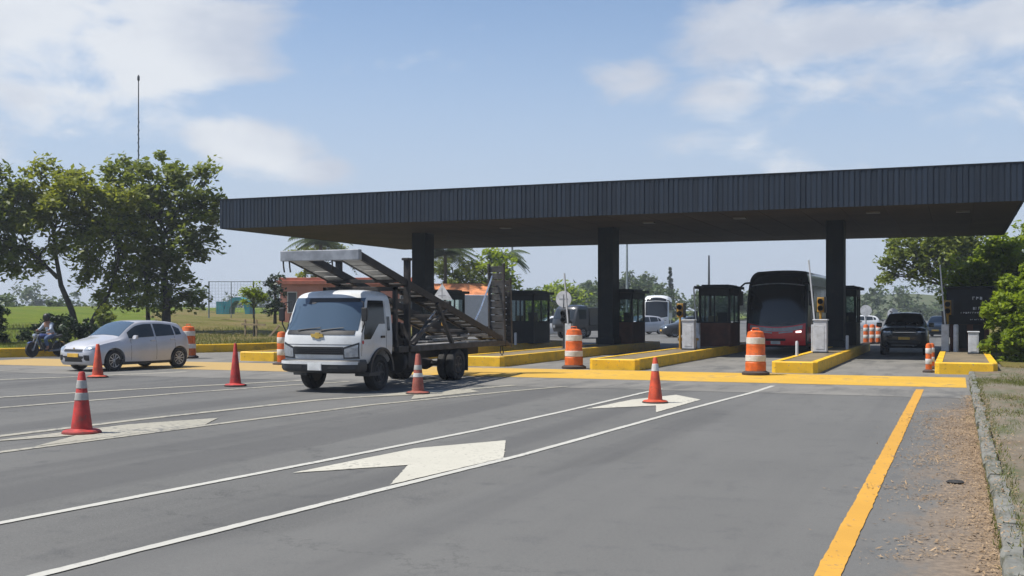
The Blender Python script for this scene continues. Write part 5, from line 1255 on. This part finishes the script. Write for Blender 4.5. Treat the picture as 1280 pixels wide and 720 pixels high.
# grass tufts and dry leaves
def blades(name, pts, hgt, label, wid=.006):
    n = len(pts); v = np.empty((n,3,3)); P = np.asarray(pts); a = rng.random(n)*2*PI; w = wid*(.5+rng.random(n)); h = hgt*(.4+rng.random(n))
    dx, dy = np.cos(a)*w, np.sin(a)*w; ln = rng.normal(size=(n,2))*h[:,None]*.4
    v[:,0] = P-np.stack([dx,dy,np.zeros(n)],1); v[:,1] = P+np.stack([dx,dy,np.zeros(n)],1); v[:,2] = P+np.stack([ln[:,0],ln[:,1],h],1)
    me = bpy.data.meshes.new(name); me.from_pydata(v.reshape(-1,3).tolist(), [], np.arange(n*3).reshape(-1,3).tolist()); me.materials.append(M['blade'])
    o = bpy.data.objects.new(name, me); COL.objects.link(o); return tag(o, label, 'grass', None, 'stuff')
pts = []
for _ in range(17000):
    r_ = random.random()
    if r_ < .45: x, y = random.uniform(.3,3.2), random.gauss(28.4,.9)
    elif r_ < .62: x, y = random.uniform(1.0,5), random.uniform(30,37)
    elif r_ < .72: x, y = random.gauss(.46,.05), random.uniform(7,30)
    elif r_ < .78: x, y = random.gauss(.29,.012), random.uniform(7,30)
    else:
        k = random.choice([(1.0,23.5),(1.5,21.5),(.8,17.2),(1.3,14.0),(2.0,26),(.7,19.6),(1.9,18.5)]); x, y = random.gauss(k[0],.25), random.gauss(k[1],.5)
    pts.append((x, y, .0 if x < .32 else .09+max(0,x-2)*.03))
blades('verge_grass', pts, .05, 'thin grass tufts on the right verge')
pts = []
for _ in range(26000):
    y = random.uniform(33,62); d = random.random()**1.7*18+.25; pts.append((xk(y)-d/.88, y, zf(d)+.03))
blades('bank_grass', pts, .16, 'rough grass on the bank behind the yellow kerb', .014)
P = []; n = 0
cl = [(random.uniform(-.6,.25), random.uniform(7.5,22)) for _ in range(34)]
while len(P) < 15000:
    r_ = random.random()
    if r_ < .30: x, y = .28-abs(random.gauss(0,.10)), random.uniform(7,25)
    elif r_ < .58: x, y = .28-abs(random.gauss(0,.42)), random.triangular(8,23,17.5)
    elif r_ < .80: k = random.choice(cl); s_ = random.gauss(0,.20); x, y = k[0]+s_, k[1]+s_*.5+random.gauss(0,.12)
    elif r_ < .86: x, y = random.uniform(.29,.5), random.uniform(7,24)
    else: x, y = random.uniform(.5,2.4), random.uniform(9,24)
    if x < -1.4: continue
    P.append((x, y, .015 if x < .28 else .135 if x < .46 else .13))
P = np.array(P); n = len(P)
a = rng.random(n)*2*PI; sz = .005+.015*rng.random(n)**3; tl = rng.normal(size=(n,2))*.2
ux = np.stack([np.cos(a), np.sin(a), tl[:,0]],1)*sz[:,None]*1.7; uy = np.stack([-np.sin(a), np.cos(a), tl[:,1]],1)*sz[:,None]*.55
v = np.empty((n,4,3)); v[:,0] = P-ux; v[:,1] = P+uy; v[:,2] = P+ux+[0,0,.006]; v[:,3] = P-uy
me = bpy.data.meshes.new('leaf_litter'); me.from_pydata(v.reshape(-1,3).tolist(), [], np.arange(n*4).reshape(-1,4).tolist()); me.materials.append(M['dryleaf'])
o = bpy.data.objects.new('leaf_litter', me); COL.objects.link(o); tag(o, 'dry brown leaves drifted along the right shoulder', 'leaves', None, 'stuff')
ro = MB(); ro.loft([[(r_*math.cos(q)*(1+.25*math.sin(3*q)), r_*.6*math.sin(q), z) for q in np.linspace(0,2*PI,11)[:-1]] for r_,z in ((.075,0),(.09,.012),(.06,.03),(.02,.036))])
tag(ro.build('dark_stone', M['rubber'], smooth=50, loc=(-.02,12.1,.006)), 'dark flat stone lying among the dry leaves on the shoulder', 'stone')

# ------------------------------------------------------------------ buildings, fence, masts
def building(label, loc, rz, w, d, h, wall, roofm, wins, gable=False, name='brick_building', over=.35):
    t = thing(name, label, 'building', loc, rz)
    b = MB(); b.bx(-w/2,w/2,0,d,-.5,h); b.build('wall', M[wall], t)
    if gable:
        MB().prism([(-.6,h),(d+.6,h),(d/2,h+gable)], 'x', -w/2-.5, w/2+.5).build('roof', M[roofm], t)
    else:
        r = MB(); r.bx(-w/2-over,w/2+over,-over,d+over,h,h+.35); r.bx(-w/2-.1,w/2+.1,-.1,d+.1,h+.352,h+.6); r.build('roof', M[roofm], t, bevel=.03)
    for x,z,ww,hh in wins:
        f = MB(); f.bx(x-ww/2-.08,x+ww/2+.08,-.06,-.002,z-.08,z).bx(x-ww/2-.08,x+ww/2+.08,-.06,-.002,z+hh,z+hh+.08).bx(x-ww/2-.08,x-ww/2,-.06,-.002,z,z+hh).bx(x+ww/2,x+ww/2+.08,-.06,-.002,z,z+hh)
        w_ = f.build('window', M['plaster'], t)
        MB().bx(x-ww/2,x+ww/2,-.03,-.004,z,z+hh).build('pane', M['window'], w_)
    return t
building('low red brick building with flat trimmed roof behind the truck cab', (-48.6,82.8,.9), math.radians(22), 12.5, 7, 3.3, 'brick', 'trim', [(-5.2,.9,.7,1.7),(-3.2,1.0,1.2,1.3),(-.6,1.0,1.2,1.3),(2.2,1.0,1.2,1.3),(4.8,1.0,1.2,1.3)])
building('long low building with terracotta tiled roof behind the left column', (-42.3,87.3,.9), math.radians(22), 7.5, 5, 2.2, 'plaster', 'tile', [(-2,.8,1,1),(1,.8,1,1)], 1.3, 'tiled_building')
# wire fence cage and the teal play tunnel inside
fe = thing('wire_fence', 'tall grey wire mesh fence on posts in the left field', 'fence', (-51.5,71.0,1.75), math.radians(20))
for i in range(4): MB().tube([(-2.6+i*1.75,0,-.4),(-2.6+i*1.75,0,2.45)], .06 if i in (0,2) else .035, 8).build('post', M['dark_metal'] if i == 2 else M['wire'], fe)
wm = MB()
for i in range(22): wm.bar((-2.6+i*.25,0,0),(-2.6+i*.25,0,2.4),.012,.012)
for i in range(11): wm.bar((-2.6,0,.02+i*.238),(2.65,0,.02+i*.238),.012,.012)
wm.bar((-2.6,0,2.42),(2.65,0,2.42),.05,.05)
wm.build('mesh_panel', M['wire'], fe)
tu = MB(); rr = []
for k in range(13):
    a = PI*k/12; rr.append([(-1.05*math.cos(a)*q, yy, 1.35*math.sin(a)*q**.5-.1) for q, yy in ((1,0),(1,1.6),(.62,1.6),(.62,0))])
tu.loft(rr); tu.bx(-1.7,-1.1,.1,1.4,-.1,.9)
tag(tu.build('play_tunnel', M['teal'], smooth=40, loc=(-53.0,72.4,1.75), rz=math.radians(20)), 'teal arched play tunnel behind the wire fence', 'play tunnel')
for i,(u,dd) in enumerate(((0,0),)): 
    st = thing('tree_guard', 'rough wooden stake guard around the young tree', 'tree guard', (-34.4,48.2,.4))
    for q in (-.35,.35): MB().bar((q,0,-.1),(q,0,1.0),.07,.07).build('stake', M['wood'], st)
    MB().bar((-.55,-.05,.75),(.95,-.05,.72),.05,.09).build('rail', M['wood'], st)
    MB().bar((.9,.1,-.1),(1.7,.1,.7),.08,.10).build('brace', M['wood'], st)
def pole(name, label, x, y, h, r, cat, mt='pole', head=None, z=0):
    t = thing(name, label, cat, (x,y,z))
    MB().tube([(0,0,0),(0,0,h*.5),(0,0,h)], [r,r*.8,r*.55], 10).build('pole', M[mt], t, smooth=50)
    MB().lathe([(r*2.2,0),(r*2.2,.05),(r*1.2,.1)], 12).build('base_plate', M['dark_metal'], t)
    if head == 'flood':
        MB().bx(-1.0,1.0,-.1,.1,h-.1,h).build('head_bar', M[mt], t)
        for q in (-.8,0,.8): MB().bx(q-.22,q+.22,-.25,.12,h-.5,h-.12).build('floodlight', M['grey_metal'], t, bevel=.03)
    if head == 'mast':
        b = MB()
        for k in range(9): b.bar((-.16,0,h*.55+k*.9),(.16,0,h*.55+k*.9+.45),.03,.03).bar((.16,0,h*.55+k*.9+.45),(-.16,0,h*.55+(k+1)*.9),.03,.03)
        b.build('lattice', M['dark_metal'], t)
        MB().lathe([(.05,h-.1),(.13,h),(.13,h+.4),(.02,h+.6)], 10).build('antenna_head', M['dark_metal'], t, smooth=40)
    if head == 'arm':
        MB().tube([(0,0,h-.1),(.25,0,h+.0),(.9,-.2,h+.1)], .05, 8).build('arm', M[mt], t)
        MB().bx(.8,1.4,-.35,-.08,h+.02,h+.14).build('lamp_head', M['grey_metal'], t, bevel=.03)
    return t
pole('antenna_mast', 'tall thin dark antenna mast rising above the left trees', -83.0, 95.7, 27.2, .10, 'mast', 'dark_metal', 'mast')
pole('lamp_pole', 'grey green lamp pole behind the truck tail, right of the palm', -48.9, 120.4, 12.5, .20, 'lamp pole', 'pole', 'flood')
pole('lamp_pole', 'tall grey lamp pole just right of the middle roof column', -41.9, 144.9, 14, .20, 'lamp pole', 'pole', 'flood')
pole('lamp_pole', 'slim dark pole above the booth left of the red coach', -31.5, 149.1, 9.6, .20, 'lamp pole', 'dark_metal', None)
def disc_sign(label, x, y, h, r=.38):
    t = thing('round_sign', label, 'sign', (x,y,0), 0, 'far round white signs')
    MB().lathe([(.04,0),(.04,h)], 8).build('post', M['grey_metal'], t)
    MB().lathe([(r,-.06),(r,-.042)], 24, (0,0,h), 'y').build('sign_disc', M['white'], t, smooth=40)
p = RIGHT*23.9+AWAY*74; disc_sign('far round white sign between the right column booth and the pickup', p.x, p.y, 1.9)
p = RIGHT*27.8+AWAY*80; disc_sign('far round white sign just above the left mirror of the pickup', p.x, p.y, 1.7)

# ------------------------------------------------------------------ air, sky, sun, camera
HZ = .0006
hb = MB().bx(-900,900,-60,950,-1.2,45); haze = hb.build('haze', M['land']); haze.data.materials.clear()
m, nt, out = nodes('haze_air')
pv = N(nt, 'ShaderNodeVolumePrincipled'); pv.inputs['Color'].default_value = (.80,.87,.96,1); pv.inputs['Density'].default_value = HZ; pv.inputs['Anisotropy'].default_value = .15
L(nt, pv.outputs[0], out.inputs['Volume']); haze.data.materials.append(m); haze['kind'] = 'stuff'
haze.display_type = 'WIRE'

SUN_EL, SUN_AZ = math.radians(60), math.atan2(-.50, -.86)          # azimuth of the sun measured from +X towards +Y
sd_ = Vector((math.cos(SUN_AZ)*math.cos(SUN_EL), math.sin(SUN_AZ)*math.cos(SUN_EL), math.sin(SUN_EL)))
lt = bpy.data.lights.new('sun', 'SUN'); lt.energy = 4.4; lt.angle = math.radians(.53); lt.color = (1,.955,.88)
so_ = bpy.data.objects.new('sun', lt); COL.objects.link(so_); so_.rotation_euler = (-sd_).to_track_quat('-Z', 'Y').to_euler(); so_.location = (0,0,60)
wd = bpy.data.worlds.new('World'); sc.world = wd; wd.use_nodes = True; nt = wd.node_tree; nt.nodes.clear()
out = nt.nodes.new('ShaderNodeOutputWorld'); bg = N(nt, 'ShaderNodeBackground', Strength=.095); L(nt, bg.outputs[0], out.inputs[0])
sky = nt.nodes.new('ShaderNodeTexSky'); sky.sky_type = 'NISHITA'; sky.sun_disc = False; sky.sun_elevation = SUN_EL
sky.sun_rotation = PI/2 - SUN_AZ; sky.altitude = 900; sky.air_density = 1.0; sky.dust_density = .8; sky.ozone_density = 1.6
tc = nt.nodes.new('ShaderNodeTexCoord'); D_ = tc.outputs['Generated']
sp = N(nt, 'ShaderNodeSeparateXYZ'); L(nt, D_, sp.inputs[0])
def dirpx(px, py):
    v = RIGHT*((px-640)/1370) + AWAY + Vector((0,0,-(py-391)/1370)); return v.normalized()
def vm(op, a, b):
    n = nt.nodes.new('ShaderNodeVectorMath'); n.operation = op
    for i,x in enumerate((a,b)):
        if isinstance(x, (tuple, Vector)): n.inputs[i].default_value = tuple(x)
        else: L(nt, x, n.inputs[i])
    return n
# clouds: noise over the sky's directions, gathered round cloud banks
mp = N(nt, 'ShaderNodeMapping'); mp.inputs['Scale'].default_value = (1,1,2.1); L(nt, D_, mp.inputs[0])
n1 = N(nt, 'ShaderNodeTexNoise', Scale=8.5, Detail=10, Roughness=.58, Distortion=.3); L(nt, mp.outputs[0], n1.inputs[0])
n2 = N(nt, 'ShaderNodeTexNoise', Scale=2.2, Detail=3, Roughness=.5); L(nt, mp.outputs[0], n2.inputs[0])
acc = None
for px, py, rx, ry, s in ((30,20,330,95,1.0),(190,60,190,70,1.0),(60,110,180,60,.7),(320,180,85,40,.95),(395,210,70,26,.6),(783,100,66,40,.92),(895,122,72,34,.75),(985,40,190,60,.85),(1150,90,260,90,.62),(1290,30,80,50,.85),(820,190,420,40,.25),(700,10,60,22,.4),(1000,170,330,60,.42),(560,60,140,70,.22),(90,170,260,60,.42)):
    c = dirpx(px, py); r = RIGHT; u = c.cross(r)*-1
    df = vm('SUBTRACT', D_, c).outputs[0]
    a = vm('DOT_PRODUCT', df, r*(1370/rx)).outputs['Value']; b = vm('DOT_PRODUCT', df, Vector((0,0,1370/ry))).outputs['Value']
    q = mth(nt, 'ADD', mth(nt, 'MULTIPLY', a, a), mth(nt, 'MULTIPLY', b, b))
    g = mth(nt, 'MULTIPLY', mth(nt, 'EXPONENT', mth(nt, 'MULTIPLY', q, -.9)), s)
    # keep only the hemisphere the bank stands in
    g = mth(nt, 'MULTIPLY', g, mth(nt, 'GREATER_THAN', vm('DOT_PRODUCT', D_, c).outputs['Value'], .6))
    acc = g if acc is None else mth(nt, 'MAXIMUM', acc, g)
# elsewhere in the sky loose cloud of the same kind, away from the photo's patch
away = mth(nt, 'MULTIPLY', ramp(nt, vm('DOT_PRODUCT', D_, dirpx(640,150)).outputs['Value'], .84, .70), .35)
acc = mth(nt, 'MAXIMUM', acc, mth(nt, 'MULTIPLY', away, n2.outputs[0]))
dens = mth(nt, 'ADD', mth(nt, 'MULTIPLY', acc, .78), mth(nt, 'MULTIPLY', mth(nt, 'SUBTRACT', n1.outputs[0], .5), 1.6))
cl = ramp(nt, dens, .24, .64)
veil = mth(nt, 'MULTIPLY', ramp(nt, sp.outputs[2], .32, .02), .9)
CLOUD = (5.7,5.85,6.05); VEIL = (3.35,3.85,4.8)
c0 = mixc(nt, veil, sky.outputs[0], VEIL)
n3 = N(nt, 'ShaderNodeTexNoise', Scale=5.0, Detail=6, Roughness=.55); L(nt, mp.outputs[0], n3.inputs[0])
cc = mixc(nt, ramp(nt, n3.outputs[0], .35, .62), (3.9,4.2,4.85), CLOUD)
c1 = mixc(nt, mth(nt, 'MULTIPLY', cl, .88), c0, cc)
L(nt, c1, bg.inputs[0])

cam = bpy.data.cameras.new('camera'); co = bpy.data.objects.new('camera', cam); COL.objects.link(co)
cam.sensor_width = 36; cam.lens = 1370/1280*36; cam.shift_y = 31/1280; cam.clip_start = .1; cam.clip_end = 20000
co.location = (0,0,1.75); co.rotation_euler = (PI/2, 0, th); sc.camera = co
vs_ = sc.view_settings; vs_.view_transform = 'Standard'; vs_.look = 'None'; vs_.exposure = .64; vs_.gamma = 1; vs_.use_curve_mapping = False
sc.cycles.max_bounces = 6; sc.cycles.volume_bounces = 0; sc.cycles.transparent_max_bounces = 12
